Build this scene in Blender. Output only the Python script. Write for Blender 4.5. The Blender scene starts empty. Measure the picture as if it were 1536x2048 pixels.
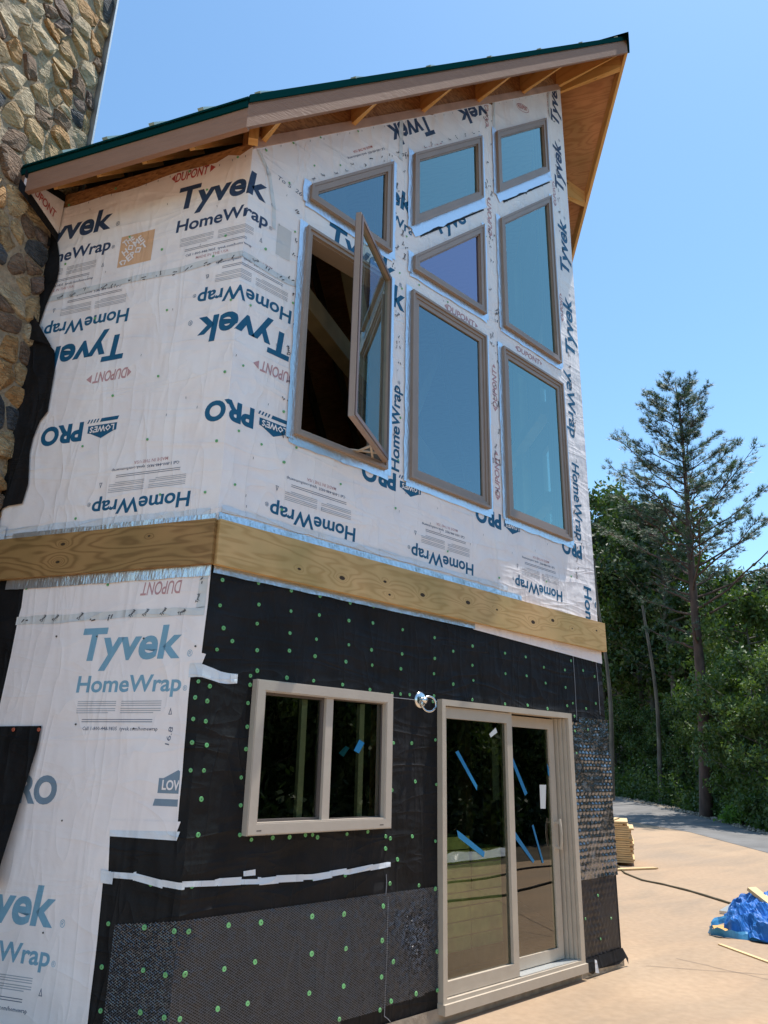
import bpy, bmesh, math, random
from mathutils import Vector, Matrix, noise as mnoise
from math import radians as R, sin, cos, pi
random.seed(7)
scn = bpy.context.scene
col = scn.collection

# ---------------------------------------------------------------- camera
CAM = Vector((-2.38748, -3.92978, 1.63977)); FPX = 1509.2175
YAW, PITCH, ROLL = 0.77387841, 0.32522277, 0.02165452
fw = Vector((sin(YAW)*cos(PITCH), cos(YAW)*cos(PITCH), sin(PITCH)))
rt = Vector((cos(YAW), -sin(YAW), 0)); up = rt.cross(fw)
r2 = rt*cos(ROLL)+up*sin(ROLL); u2 = -rt*sin(ROLL)+up*cos(ROLL)
cd = bpy.data.cameras.new('camera'); cam = bpy.data.objects.new('camera', cd); col.objects.link(cam)
M4 = Matrix((r2, u2, -fw)).transposed().to_4x4(); M4.translation = CAM
cam.matrix_world = M4
cd.sensor_fit = 'VERTICAL'; cd.sensor_height = 24; cd.lens = FPX/2048*24
cd.clip_start = 0.05; cd.clip_end = 2000
scn.camera = cam
# ---------------------------------------------------------------- light
SUN_EL = R(73); SUN_AZ = R(108)            # azimuth from +Y towards +X
scn.view_settings.view_transform = 'Standard'; scn.view_settings.look = 'None'
scn.view_settings.gamma = 1; scn.view_settings.use_curve_mapping = False
scn.view_settings.exposure = 1.11
w = bpy.data.worlds.new('World'); scn.world = w; w.use_nodes = True
wn = w.node_tree.nodes; bg = wn['Background']; sk = wn.new('ShaderNodeTexSky')
sk.sky_type = 'NISHITA'; sk.sun_disc = False; sk.sun_elevation = SUN_EL; sk.sun_rotation = SUN_AZ
sk.air_density = 1.0; sk.dust_density = 0.4; sk.ozone_density = 1.6
tn_ = wn.new('ShaderNodeMix'); tn_.data_type = 'RGBA'; tn_.blend_type = 'MULTIPLY'; tn_.inputs[0].default_value = 1; tn_.inputs[7].default_value = (.80, .99, 1.0, 1)
w.node_tree.links.new(sk.outputs[0], tn_.inputs[6]); w.node_tree.links.new(tn_.outputs[2], bg.inputs[0]); bg.inputs[1].default_value = 0.114
sd = bpy.data.lights.new('sun', 'SUN'); sd.energy = 2.9; sd.angle = R(0.5); sd.color = (1, .955, .88)
so = bpy.data.objects.new('sun', sd); col.objects.link(so)
SD = Vector((sin(SUN_AZ)*cos(SUN_EL), cos(SUN_AZ)*cos(SUN_EL), sin(SUN_EL)))
so.rotation_euler = SD.to_track_quat('Z', 'Y').to_euler()

# ---------------------------------------------------------------- geometry frame of the house
TH = 2.0156057
AV = Vector((cos(TH), sin(TH), 0)); NA = Vector((-sin(TH), cos(TH), 0))      # along wall A (away), outward normal of A
if NA.x > 0: NA = -NA
NB = Vector((0, -1, 0)); TIP = Vector((4.525, 0, 0)); RN = Vector((AV.y, -AV.x, 0))
def W(s, z, o=0.0):
    """wall strip coordinates: s<0 on the left wall, s>0 on the gable wall, o = distance proud"""
    if abs(s) < 1e-6:
        b = (NA+NB); b = b/(1+NA.dot(NB)); return Vector((b.x*o, b.y*o, z))
    if s < 0: return AV*(-s) + NA*o + Vector((0, 0, z))
    return Vector((s, -o, z))
def mir(v):
    d = (v-TIP).dot(RN); return v-RN*(2*d)
def ray(px, py):
    return fw + r2*((px-768)/FPX) - u2*((py-1024)/FPX)
def pB(px, py, o=0.0):
    d = ray(px, py); t = (-o-CAM.y)/d.y; q = CAM+d*t; return (q.x, q.z)
def pA(px, py, o=0.0):
    d = ray(px, py); t = (o-CAM.dot(NA))/d.dot(NA); q = CAM+d*t; return (-(q.dot(AV)), q.z)
def pG(px, py, z=0.0):
    d = ray(px, py); t = (z-CAM.z)/d.z; return CAM+d*t

# ---------------------------------------------------------------- materials
def nm(name):
    m = bpy.data.materials.new(name); m.use_nodes = True
    return m, m.node_tree.nodes, m.node_tree.links, m.node_tree.nodes['Principled BSDF']
def nd(n, t, **k):
    x = n.new(t)
    for a, b in k.items(): setattr(x, a, b)
    return x
def ramp(n, l, src, stops):
    r = n.new('ShaderNodeValToRGB'); e = r.color_ramp.elements
    while len(e) < len(stops): e.new(.5)
    for i, (p, c) in enumerate(stops): e[i].position = p; e[i].color = (*c, 1) if len(c) == 3 else c
    l.new(src, r.inputs[0]); return r
def plain(name, c, rough=.6, metal=0, bump=0, bscale=60, var=0, vscale=8, spec=.5, coord='Object', bstretch=None, coat=0):
    m, n, l, p = nm(name)
    p.inputs['Base Color'].default_value = (*c, 1); p.inputs['Roughness'].default_value = rough
    p.inputs['Metallic'].default_value = metal; p.inputs['Specular IOR Level'].default_value = spec
    if coat: p.inputs['Coat Weight'].default_value = coat; p.inputs['Coat Roughness'].default_value = .1
    tc = n.new('ShaderNodeTexCoord'); src = tc.outputs[coord]
    if bstretch:
        mp = n.new('ShaderNodeMapping'); mp.inputs['Scale'].default_value = bstretch; l.new(src, mp.inputs[0]); src = mp.outputs[0]
    if var:
        t = nd(n, 'ShaderNodeTexNoise'); t.inputs['Scale'].default_value = vscale; t.inputs['Detail'].default_value = 6; l.new(src, t.inputs[0])
        r = ramp(n, l, t.outputs[0], [(.3, tuple(x*(1-var) for x in c)), (.7, tuple(min(1, x*(1+var)) for x in c))])
        l.new(r.outputs[0], p.inputs['Base Color'])
    if bump:
        t = nd(n, 'ShaderNodeTexNoise'); t.inputs['Scale'].default_value = bscale; t.inputs['Detail'].default_value = 5; l.new(src, t.inputs[0])
        b = n.new('ShaderNodeBump'); b.inputs['Strength'].default_value = bump; b.inputs['Distance'].default_value = .02
        l.new(t.outputs[0], b.inputs['Height']); l.new(b.outputs[0], p.inputs['Normal'])
    return m

def wrap_mat(name, c, rough=.55, amt=1.0, var=.05):
    """housewrap: long soft wrinkles and a fine fibre grain in the bump"""
    m, n, l, p = nm(name)
    p.inputs['Roughness'].default_value = rough; p.inputs['Specular IOR Level'].default_value = .3
    tc = n.new('ShaderNodeTexCoord')
    def nz(sc, rot, scale, det=3, dist=0.0):
        mp = n.new('ShaderNodeMapping'); mp.inputs['Scale'].default_value = sc; mp.inputs['Rotation'].default_value = (0, 0, rot)
        l.new(tc.outputs['UV'], mp.inputs[0]); t = n.new('ShaderNodeTexNoise'); t.inputs['Scale'].default_value = scale
        t.inputs['Detail'].default_value = det; t.inputs['Distortion'].default_value = dist; l.new(mp.outputs[0], t.inputs[0]); return t.outputs[0]
    def rid(x):        # ridge
        a = nd(n, 'ShaderNodeMath', operation='SUBTRACT'); l.new(x, a.inputs[0]); a.inputs[1].default_value = .5
        b = nd(n, 'ShaderNodeMath', operation='ABSOLUTE'); l.new(a.outputs[0], b.inputs[0])
        c_ = nd(n, 'ShaderNodeMath', operation='POWER'); l.new(b.outputs[0], c_.inputs[0]); c_.inputs[1].default_value = .6; return c_.outputs[0]
    def add(a, b, k):
        x = nd(n, 'ShaderNodeMath', operation='MULTIPLY_ADD'); l.new(b, x.inputs[0]); x.inputs[1].default_value = k; l.new(a, x.inputs[2]); return x.outputs[0]
    h = nz((1, 1, 1), 0, 1.6)
    h = add(h, rid(nz((3.2, .8, 1), R(35), 1.5, 2, .6)), -.45)
    h = add(h, rid(nz((.7, 3.0, 1), R(12), 1.7, 2, .8)), -.3)
    h = add(h, nz((1, 1, 1), 0, 9, 4), .16)
    h = add(h, nz((1, 1, 1), 0, 120, 2), .012)
    b = n.new('ShaderNodeBump'); b.inputs['Strength'].default_value = .9*amt; b.inputs['Distance'].default_value = .045
    l.new(h, b.inputs['Height']); l.new(b.outputs[0], p.inputs['Normal'])
    r = ramp(n, l, nz((1, 1, 1), 0, 3.2, 7), [(.3, tuple(x*(1-var) for x in c)), (.7, tuple(min(.95, x*(1+var)) for x in c))])
    l.new(r.outputs[0], p.inputs['Base Color'])
    return m
M = {}
M['wrap'] = wrap_mat('housewrap_white', (.93, .82, .785))
M['wrap_low'] = wrap_mat('housewrap_weathered', (.92, .81, .78), amt=.7, var=.05)
M['ink_navy'] = wrap_mat('ink_navy', (.030, .055, .115)); M['ink_teal'] = wrap_mat('ink_teal', (.010, .105, .205))
M['ink_fade'] = wrap_mat('ink_faded', (.20, .38, .50), amt=.7); M['ink_slate'] = wrap_mat('ink_slate', (.20, .27, .34), amt=.7)
M['ink_grey'] = wrap_mat('ink_grey', (.40, .40, .43)); M['ink_small'] = wrap_mat('ink_small', (.12, .14, .20))
M['ink_red'] = wrap_mat('ink_red', (.50, .08, .07)); M['ink_rose'] = wrap_mat('ink_rose', (.55, .30, .30)); M['ink_orange'] = wrap_mat('ink_orange', (.72, .42, .24))
M['ink_black'] = plain('ink_black', (.02, .02, .03), .7)
M['seam_tape'] = wrap_mat('seam_tape', (.68, .66, .64), .35, 1.6)
M['white_tape'] = wrap_mat('white_tape', (.70, .72, .76), .28, 1.6)
M['felt'] = wrap_mat('black_felt', (.0095, .0085, .009), .66, 1.5, .5)
M['felt'].node_tree.nodes['Principled BSDF'].inputs['Specular IOR Level'].default_value = .25
M['stitch'] = plain('stitch', (.25, .25, .27), .5)
M['cap_green'] = plain('cap_green', (.15, .42, .16), .4, var=.3, vscale=3); M['cap_red'] = plain('cap_red', (.45, .10, .05), .45)
M['cap_centre'] = plain('cap_centre', (.02, .05, .02), .5); M['pin'] = plain('pin', (.05, .04, .035), .5)
def foil(name, c, rough):
    m, n, l, p = nm(name); p.inputs['Metallic'].default_value = .85; p.inputs['Roughness'].default_value = rough
    p.inputs['Base Color'].default_value = (*c, 1)
    tc = n.new('ShaderNodeTexCoord'); mp = n.new('ShaderNodeMapping'); mp.inputs['Scale'].default_value = (1, .35, 1); l.new(tc.outputs['UV'], mp.inputs[0])
    t = n.new('ShaderNodeTexNoise'); t.inputs['Scale'].default_value = 45; t.inputs['Detail'].default_value = 3; l.new(mp.outputs[0], t.inputs[0])
    t2 = n.new('ShaderNodeTexVoronoi'); t2.inputs['Scale'].default_value = 60; l.new(mp.outputs[0], t2.inputs[0])
    a = nd(n, 'ShaderNodeMath', operation='MULTIPLY_ADD'); l.new(t2.outputs[0], a.inputs[0]); a.inputs[1].default_value = .3; l.new(t.outputs[0], a.inputs[2])
    b = n.new('ShaderNodeBump'); b.inputs['Strength'].default_value = .55; b.inputs['Distance'].default_value = .01
    l.new(a.outputs[0], b.inputs['Height']); l.new(b.outputs[0], p.inputs['Normal']); return m
M['foil'] = foil('foil_flashing', (.68, .72, .76), .34)
M['clad'] = plain('bronze_cladding', (.31, .225, .175), .45, bump=.05, var=.08, vscale=3)
M['clad_dark'] = plain('bronze_cladding_dark', (.15, .10, .085), .45)
M['vinyl'] = plain('tan_vinyl', (.50, .42, .345), .45, bump=.04, var=.04)
M['vinyl_door'] = plain('sand_vinyl', (.50, .42, .33), .45, bump=.04, var=.05)
M['weep'] = plain('weep_slot', (.10, .08, .07), .6)
M['alu'] = plain('brushed_sill', (.62, .63, .62), .35, .6, bump=.1)
M['chrome'] = plain('galvanised', (.75, .74, .72), .22, 1)
M['fascia'] = plain('fascia_paint', (.30, .165, .11), .65, spec=.15, bump=.25, bscale=14, var=.06, vscale=5, bstretch=(1, 1, 6))
M['green'] = plain('green_metal', (.003, .036, .036), .85, spec=.0)
M['green_top'] = plain('green_metal_roof', (.03, .14, .125), .35, .1)
M['rib_glare'] = plain('rib_metal_glare', (.26, .36, .34), .3, .2)  # same green metal as the roof, lightened: sun glare put into the colour
M['lumber'] = plain('framing_lumber', (.56, .30, .13), .6, bump=.2, bscale=25, var=.22, vscale=7, bstretch=(1, 1, .5))
M['shaded_wood'] = plain('shaded_timber', (.12, .07, .04), .7, var=.2)  # indoor lumber darkened: the gloom of the rooms is put into the colour
M['fresh_pine'] = plain('fresh_pine', (.68, .48, .24), .6, bump=.15, var=.15, vscale=4)
M['black_plate'] = plain('dark_plastic_underside', (.015, .012, .012), .7)
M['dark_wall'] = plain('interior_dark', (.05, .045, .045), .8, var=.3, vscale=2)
M['gable_pine'] = plain('stained_board', (.50, .29, .20), .7, bump=.2, bscale=20, var=.15, vscale=5)
M['gypsum'] = plain('interior_board', (.42, .42, .38), .8, var=.1)
M['mesh_plastic'] = plain('black_mesh_plastic', (.085, .09, .105), .20, spec=1.0)
M['mortar'] = plain('mortar', (.34, .26, .175), .9, bump=.8, bscale=40, var=.25, vscale=20)
M['concrete'] = plain('foundation_concrete', (.36, .29, .22), .85, bump=.5, bscale=30, var=.25, vscale=9)
M['blue_tape'] = plain('painters_tape', (.015, .20, .42), .5)
M['label'] = plain('paper_label', (.78, .78, .74), .6); M['cord'] = plain('cord_rubber', (.10, .075, .03), .55)
M['shrinkwrap'] = plain('pallet_wrap', (.80, .78, .36), .3, bump=.6, bscale=12, var=.25, vscale=6)
M['bark_pine'] = plain('pine_bark', (.085, .050, .038), .9, bump=.9, bscale=9, var=.4, vscale=6, bstretch=(1, 1, .3))
M['bark_grey'] = plain('grey_bark', (.12, .105, .085), .9, bump=.7, bscale=9, var=.4, vscale=5, bstretch=(1, 1, .3))
M['gravel'] = plain('gravel', (.30, .24, .18), .9, var=.5, vscale=3)

def wood(name, c1, c2, knots, knotc=(.05, .028, .012), fine=.16):
    """planed softwood in UV metres: growth rings that bend round knots"""
    m, n, l, p = nm(name); p.inputs['Roughness'].default_value = .62; p.inputs['Specular IOR Level'].default_value = .3
    tc = n.new('ShaderNodeTexCoord'); sx = n.new('ShaderNodeSeparateXYZ'); l.new(tc.outputs['UV'], sx.inputs[0])
    mp = n.new('ShaderNodeMapping'); mp.inputs['Scale'].default_value = (.9, 5, 1); l.new(tc.outputs['UV'], mp.inputs[0])
    t = n.new('ShaderNodeTexNoise'); t.inputs['Scale'].default_value = 1.3; t.inputs['Detail'].default_value = 2; l.new(mp.outputs[0], t.inputs[0])
    def mth(op, a, b, c=None):
        x = nd(n, 'ShaderNodeMath', operation=op)
        for i, v in enumerate((a, b, c)):
            if v is None: continue
            if isinstance(v, (int, float)): x.inputs[i].default_value = v
            else: l.new(v, x.inputs[i])
        return x.outputs[0]
    ph = mth('MULTIPLY_ADD', sx.outputs[1], 9.0, mth('MULTIPLY', t.outputs[0], 9.0)); dark = None
    for (kx, ky, kr) in knots:
        d = nd(n, 'ShaderNodeVectorMath', operation='SUBTRACT'); l.new(tc.outputs['UV'], d.inputs[0]); d.inputs[1].default_value = (kx, ky, 0)
        s_ = nd(n, 'ShaderNodeVectorMath', operation='MULTIPLY'); l.new(d.outputs[0], s_.inputs[0]); s_.inputs[1].default_value = (.55, 1, 0)
        ln = nd(n, 'ShaderNodeVectorMath', operation='LENGTH'); l.new(s_.outputs[0], ln.inputs[0]); q = ln.outputs['Value']
        e = mth('DIVIDE', kr*kr*12, mth('MULTIPLY_ADD', q, q, kr*kr*2)); ph = mth('ADD', ph, mth('MULTIPLY', e, .8))
        lnz = mth('MULTIPLY_ADD', t.outputs[0], kr*.9, q)
        k = mth('LESS_THAN', lnz, kr*1.2); dark = k if dark is None else mth('MAXIMUM', dark, k)
    sn = mth('SINE', mth('MULTIPLY', ph, 6.283), 0); sn = mth('MULTIPLY_ADD', sn, .5, .5); sn = mth('POWER', sn, 2.2)
    mp2 = n.new('ShaderNodeMapping'); mp2.inputs['Scale'].default_value = (1.5, 60, 1); l.new(tc.outputs['UV'], mp2.inputs[0])
    t2 = n.new('ShaderNodeTexNoise'); t2.inputs['Scale'].default_value = 3; t2.inputs['Detail'].default_value = 4; l.new(mp2.outputs[0], t2.inputs[0])
    mixf = mth('MULTIPLY_ADD', t2.outputs[0], fine*2, mth('MULTIPLY', sn, .75)); mixf = mth('SUBTRACT', mixf, fine)
    r = ramp(n, l, mixf, [(0, c1), (1, c2)])
    t3 = n.new('ShaderNodeTexNoise'); t3.inputs['Scale'].default_value = 2.2; t3.inputs['Detail'].default_value = 5; l.new(tc.outputs['UV'], t3.inputs[0])
    mb = nd(n, 'ShaderNodeMix', data_type='RGBA', blend_type='MULTIPLY'); l.new(r.outputs[0], mb.inputs[6]); r3 = ramp(n, l, t3.outputs[0], [(.3, (.72, .76, .68)), (.65, (1.05, 1.0, 1.0))]); l.new(r3.outputs[0], mb.inputs[7]); mb.inputs[0].default_value = 1
    out = mb.outputs[2]
    if dark is not None:
        mk = nd(n, 'ShaderNodeMix', data_type='RGBA'); l.new(dark, mk.inputs[0]); l.new(out, mk.inputs[6]); mk.inputs[7].default_value = (*knotc, 1); out = mk.outputs[2]
    l.new(out, p.inputs['Base Color'])
    b = n.new('ShaderNodeBump'); b.inputs['Strength'].default_value = .15; b.inputs['Distance'].default_value = .003; l.new(mixf, b.inputs['Height']); l.new(b.outputs[0], p.inputs['Normal'])
    return m
M['beam_A'] = wood('treated_pine_shaded', (.37, .215, .08), (.20, .105, .034), [(-1.13, 2.99, .014), (-1.15, 2.87, .017), (-.45, 2.99, .006)])  # left ledger pine darkened, shade of that wall is in the colour
M['beam_B'] = wood('treated_pine_lit', (.62, .41, .18), (.48, .295, .11), [(.62, 2.87, .010), (1.0, 2.88, .020), (1.42, 2.93, .012), (1.47, 2.84, .010), (1.83, 2.90, .019), (2.38, 2.93, .022), (2.77, 2.93, .012), (3.3, 2.90, .022), (3.62, 2.96, .018), (3.95, 2.93, .007), (4.4, 2.97, .012)])  # same kind of pine made lighter, brighter daylight is in the colour
M['ply'] = wood('soffit_plywood', (.60, .29, .125), (.46, .19, .075), [(1.2, .6, .02), (3.1, 2.2, .03), (5.4, 1.2, .02), (2.2, 3.4, .02), (4.4, 4.2, .03)], fine=.1)
M['lookout'] = wood('lookout_lumber', (.86, .47, .17), (.72, .34, .10), [(.3, .05, .008)], fine=.12)
def osb():
    m, n, l, p = nm('osb'); p.inputs['Roughness'].default_value = .7
    tc = n.new('ShaderNodeTexCoord'); mp = n.new('ShaderNodeMapping'); mp.inputs['Scale'].default_value = (1, 2.6, 1); mp.inputs['Rotation'].default_value = (0, 0, .2); l.new(tc.outputs['UV'], mp.inputs[0])
    v = n.new('ShaderNodeTexVoronoi'); v.inputs['Scale'].default_value = 26; l.new(mp.outputs[0], v.inputs[0])
    r = ramp(n, l, v.outputs['Color'], [(0, (.24, .095, .035)), (.5, (.42, .19, .07)), (1, (.58, .29, .11))]); l.new(r.outputs[0], p.inputs['Base Color'])
    b = n.new('ShaderNodeBump'); b.inputs['Strength'].default_value = .4; b.inputs['Distance'].default_value = .005; l.new(v.outputs['Distance'], b.inputs['Height']); l.new(b.outputs[0], p.inputs['Normal']); return m
M['osb'] = osb()
def glass(name, refl, base, tint, fcol=(1, 1, 1), rough=0.0, wav=.0):
    m = bpy.data.materials.new(name); m.use_nodes = True; n = m.node_tree.nodes; l = m.node_tree.links; n.clear()
    o = n.new('ShaderNodeOutputMaterial'); g = n.new('ShaderNodeBsdfGlossy'); g.inputs[0].default_value = (*fcol, 1); g.inputs['Roughness'].default_value = rough
    t = n.new('ShaderNodeBsdfTransparent'); t.inputs[0].default_value = (*tint, 1); mx = n.new('ShaderNodeMixShader')
    lw = n.new('ShaderNodeFresnel'); lw.inputs[0].default_value = 1.5; a = nd(n, 'ShaderNodeMath', operation='MULTIPLY_ADD'); l.new(lw.outputs[0], a.inputs[0]); a.inputs[1].default_value = refl; a.inputs[2].default_value = base; a.use_clamp = True
    if wav:
        tc = n.new('ShaderNodeTexCoord'); tn = n.new('ShaderNodeTexNoise'); tn.inputs['Scale'].default_value = 1.4; l.new(tc.outputs['Object'], tn.inputs[0])
        b = n.new('ShaderNodeBump'); b.inputs['Strength'].default_value = wav; b.inputs['Distance'].default_value = .01; l.new(tn.outputs[0], b.inputs['Height']); l.new(b.outputs[0], g.inputs['Normal'])
    l.new(a.outputs[0], mx.inputs[0]); l.new(t.outputs[0], mx.inputs[1]); l.new(g.outputs[0], mx.inputs[2]); l.new(mx.outputs[0], o.inputs[0]); return m
M['glass_up'] = glass('low_e_glass', 1.0, .33, (.60, .75, .70), (.55, .77, .72), wav=.1)
M['glass_blue'] = glass('low_e_glass_bluish', 1.0, .30, (.30, .42, .48), (.50, .67, .70), wav=.1)
M['glass_violet'] = glass('low_e_glass_violet', 1.0, .38, (.3, .34, .44), (.60, .57, .72), wav=.1)
M['glass_sash'] = glass('sash_glass', .35, .03, (.72, .82, .78), (.7, .85, .82), wav=.1)
M['glass_low'] = glass('door_glass', 1.6, .07, (.68, .78, .58), (.95, .92, .86), wav=.05)
def ground_mat():
    m, n, l, p = nm('stained_concrete'); p.inputs['Roughness'].default_value = .75; p.inputs['Specular IOR Level'].default_value = .3
    tc = n.new('ShaderNodeTexCoord')
    def nz(sc, rot, scale, det=6, dist=0):
        mp = n.new('ShaderNodeMapping'); mp.inputs['Scale'].default_value = sc; mp.inputs['Rotation'].default_value = (0, 0, rot); l.new(tc.outputs['Object'], mp.inputs[0])
        t = n.new('ShaderNodeTexNoise'); t.inputs['Scale'].default_value = scale; t.inputs['Detail'].default_value = det; t.inputs['Distortion'].default_value = dist; l.new(mp.outputs[0], t.inputs[0]); return t.outputs[0]
    r1 = ramp(n, l, nz((1, 1, 1), 0, .35, 8, .6), [(.3, (.335, .25, .175)), (.52, (.39, .275, .178)), (.75, (.44, .315, .205))])
    r2_ = ramp(n, l, nz((.5, 2.2, 1), R(-50), .8, 7, .8), [(.25, (.82, .84, .87)), (.6, (1.03, 1, .98))])
    r3_ = ramp(n, l, nz((1, 1, 1), 0, 14, 9), [(.3, (.90, .89, .87)), (.7, (1.06, 1.06, 1.06))])
    a = nd(n, 'ShaderNodeMix', data_type='RGBA', blend_type='MULTIPLY'); a.inputs[0].default_value = 1; l.new(r1.outputs[0], a.inputs[6]); l.new(r2_.outputs[0], a.inputs[7])
    b = nd(n, 'ShaderNodeMix', data_type='RGBA', blend_type='MULTIPLY'); b.inputs[0].default_value = 1; l.new(a.outputs[2], b.inputs[6]); l.new(r3_.outputs[0], b.inputs[7])
    l.new(b.outputs[2], p.inputs['Base Color'])
    bp = n.new('ShaderNodeBump'); bp.inputs['Strength'].default_value = .25; bp.inputs['Distance'].default_value = .01; l.new(nz((1, 1, 1), 0, 30, 6), bp.inputs['Height']); l.new(bp.outputs[0], p.inputs['Normal']); return m
M['slab'] = ground_mat()
M['asphalt'] = plain('asphalt', (.17, .16, .15), .85, bump=.4, bscale=60, var=.22, vscale=1.2)
M['litter'] = plain('leaf_litter', (.07, .055, .035), .95, bump=.8, bscale=5, var=.5, vscale=.7)
def leaf(name, a, b, tr=.35, rough=.5):
    m = bpy.data.materials.new(name); m.use_nodes = True; n = m.node_tree.nodes; l = m.node_tree.links; p = n['Principled BSDF']; o = n['Material Output']
    p.inputs['Roughness'].default_value = rough; p.inputs['Specular IOR Level'].default_value = .5
    tc = n.new('ShaderNodeTexCoord'); t = n.new('ShaderNodeTexNoise'); t.inputs['Scale'].default_value = 1.1; t.inputs['Detail'].default_value = 5; l.new(tc.outputs['Object'], t.inputs[0])
    r = ramp(n, l, t.outputs[0], [(.35, a), (.65, b)]); l.new(r.outputs[0], p.inputs['Base Color'])
    tl = n.new('ShaderNodeBsdfTranslucent'); g = nd(n, 'ShaderNodeMix', data_type='RGBA', blend_type='MULTIPLY'); g.inputs[0].default_value = 1; l.new(r.outputs[0], g.inputs[6]); g.inputs[7].default_value = (1.5, 1.6, .6, 1); l.new(g.outputs[2], tl.inputs[0])
    mx = n.new('ShaderNodeMixShader'); mx.inputs[0].default_value = tr; l.new(p.outputs[0], mx.inputs[1]); l.new(tl.outputs[0], mx.inputs[2]); l.new(mx.outputs[0], o.inputs[0]); return m
M['leaf'] = leaf('leaves_green', (.030, .066, .014), (.085, .135, .030), .28, .55)
M['leaf2'] = leaf('leaves_light', (.045, .090, .018), (.105, .155, .036), .3, .55)
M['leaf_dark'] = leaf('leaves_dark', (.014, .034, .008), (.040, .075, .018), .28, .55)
M['needle'] = leaf('pine_needles', (.042, .082, .044), (.085, .125, .062), .25)
M['shrub'] = leaf('shrub_leaves', (.09, .19, .03), (.16, .27, .05), .4)
def tarpm():
    m = plain('blue_tarp', (.014, .15, .50), .55, bump=.6, bscale=14, var=.25, vscale=5, coord='Object'); return m
M['tarp'] = tarpm()
M['tarp_pale'] = plain('blue_tarp_inside', (.06, .28, .52), .5, bump=.5, bscale=9, var=.25, vscale=5)

# ---------------------------------------------------------------- builders
def mesh(name, vs, fs, mat, parent=None, uv=None, mats=None, smooth=False):
    me = bpy.data.meshes.new(name); me.from_pydata([tuple(v) for v in vs], [], fs)
    if uv is not None:
        ul = me.uv_layers.new(name='uv'); lv = [0]*len(me.loops); me.loops.foreach_get('vertex_index', lv)
        flat = []
        for i in lv: flat += [uv[i][0], uv[i][1]]
        ul.data.foreach_set('uv', flat)
    me.materials.append(mat)
    if smooth: me.polygons.foreach_set('use_smooth', [True]*len(me.polygons))
    o = bpy.data.objects.new(name, me); col.objects.link(o)
    if parent: o.parent = parent
    return o
def empty(name, loc=(0, 0, 0), label=None, cat=None, group=None, parent=None):
    o = bpy.data.objects.new(name, None); col.objects.link(o); o.location = loc; o.empty_display_size = .2
    if parent: o.parent = parent
    tag(o, label, cat, group); return o
def tag(o, label=None, cat=None, group=None, kind=None):
    if label: o['label'] = label
    if cat: o['category'] = cat
    if group: o['group'] = group
    if kind: o['kind'] = kind
    return o
class MB:
    def __init__(s): s.v = []; s.f = []; s.uv = []
    def quad(s, a, b, c, d, uv=None):
        i = len(s.v); s.v += [a, b, c, d]; s.f.append((i, i+1, i+2, i+3)); s.uv += uv or [(a[0], a[1]), (b[0], b[1]), (c[0], c[1]), (d[0], d[1])]
    def poly(s, pts, uv=None):
        i = len(s.v); s.v += pts; s.f.append(tuple(range(i, i+len(pts)))); s.uv += uv or [(p[0], p[2]) for p in pts]
    def bar(s, a, b, wd, ht, upv=Vector((0, 0, 1)), top=True):
        """box from a to b; wd across, ht down from the a-b line along upv"""
        a, b = Vector(a), Vector(b); d = (b-a); L = d.length; d = d/L; sd_ = d.cross(upv).normalized(); u_ = sd_.cross(d).normalized()
        P = []
        for q, t in ((a, 0), (b, L)):
            for sx, sz in ((-1, 0), (1, 0), (1, -1), (-1, -1)): P.append((q+sd_*(sx*wd/2)+u_*(sz*ht), t))
        V = [x[0] for x in P]
        for (i, j, k, m_) in ((0, 1, 5, 4), (2, 3, 7, 6), (1, 2, 6, 5), (3, 0, 4, 7)):
            w0 = ht if (i, j) in ((1, 2), (3, 0)) else wd
            s.quad(V[i], V[j], V[k], V[m_], [(P[i][1], 0), (P[j][1], w0), (P[k][1], w0), (P[m_][1], 0)])
        s.quad(V[3], V[2], V[1], V[0], [(0, 0), (.02, 0), (.02, .02), (0, .02)]); s.quad(V[4], V[5], V[6], V[7], [(0, 0), (.02, 0), (.02, .02), (0, .02)])
    def box(s, c, sx, sy, sz, rot=0):
        ca, sa = cos(rot), sin(rot); P = []
        for z in (0, sz):
            for x, y in ((-sx/2, -sy/2), (sx/2, -sy/2), (sx/2, sy/2), (-sx/2, sy/2)): P.append(Vector((c[0]+x*ca-y*sa, c[1]+x*sa+y*ca, c[2]+z)))
        for q in ((3, 2, 1, 0), (4, 5, 6, 7), (0, 1, 5, 4), (1, 2, 6, 5), (2, 3, 7, 6), (3, 0, 4, 7)): s.quad(*[P[i] for i in q], uv=[(0, 0), (sx, 0), (sx, sz), (0, sz)])
    def tube(s, pts, r, n=6):
        pts = [Vector(p) for p in pts]; base = len(s.v)
        for i, p in enumerate(pts):
            d = (pts[min(i+1, len(pts)-1)]-pts[max(i-1, 0)]).normalized(); a = d.orthogonal().normalized() if abs(d.z) > .9 else d.cross(Vector((0, 0, 1))).normalized(); b = d.cross(a)
            rr = r[i] if isinstance(r, (list, tuple)) else r
            for k in range(n): s.v.append(p+a*(rr*cos(2*pi*k/n))+b*(rr*sin(2*pi*k/n))); s.uv.append((k/n, i))
        for i in range(len(pts)-1):
            for k in range(n): s.f.append((base+i*n+k, base+i*n+(k+1) % n, base+(i+1)*n+(k+1) % n, base+(i+1)*n+k))
    def build(s, name, mat, parent=None, smooth=False): return mesh(name, s.v, s.f, mat, parent, s.uv, smooth=smooth)

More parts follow.
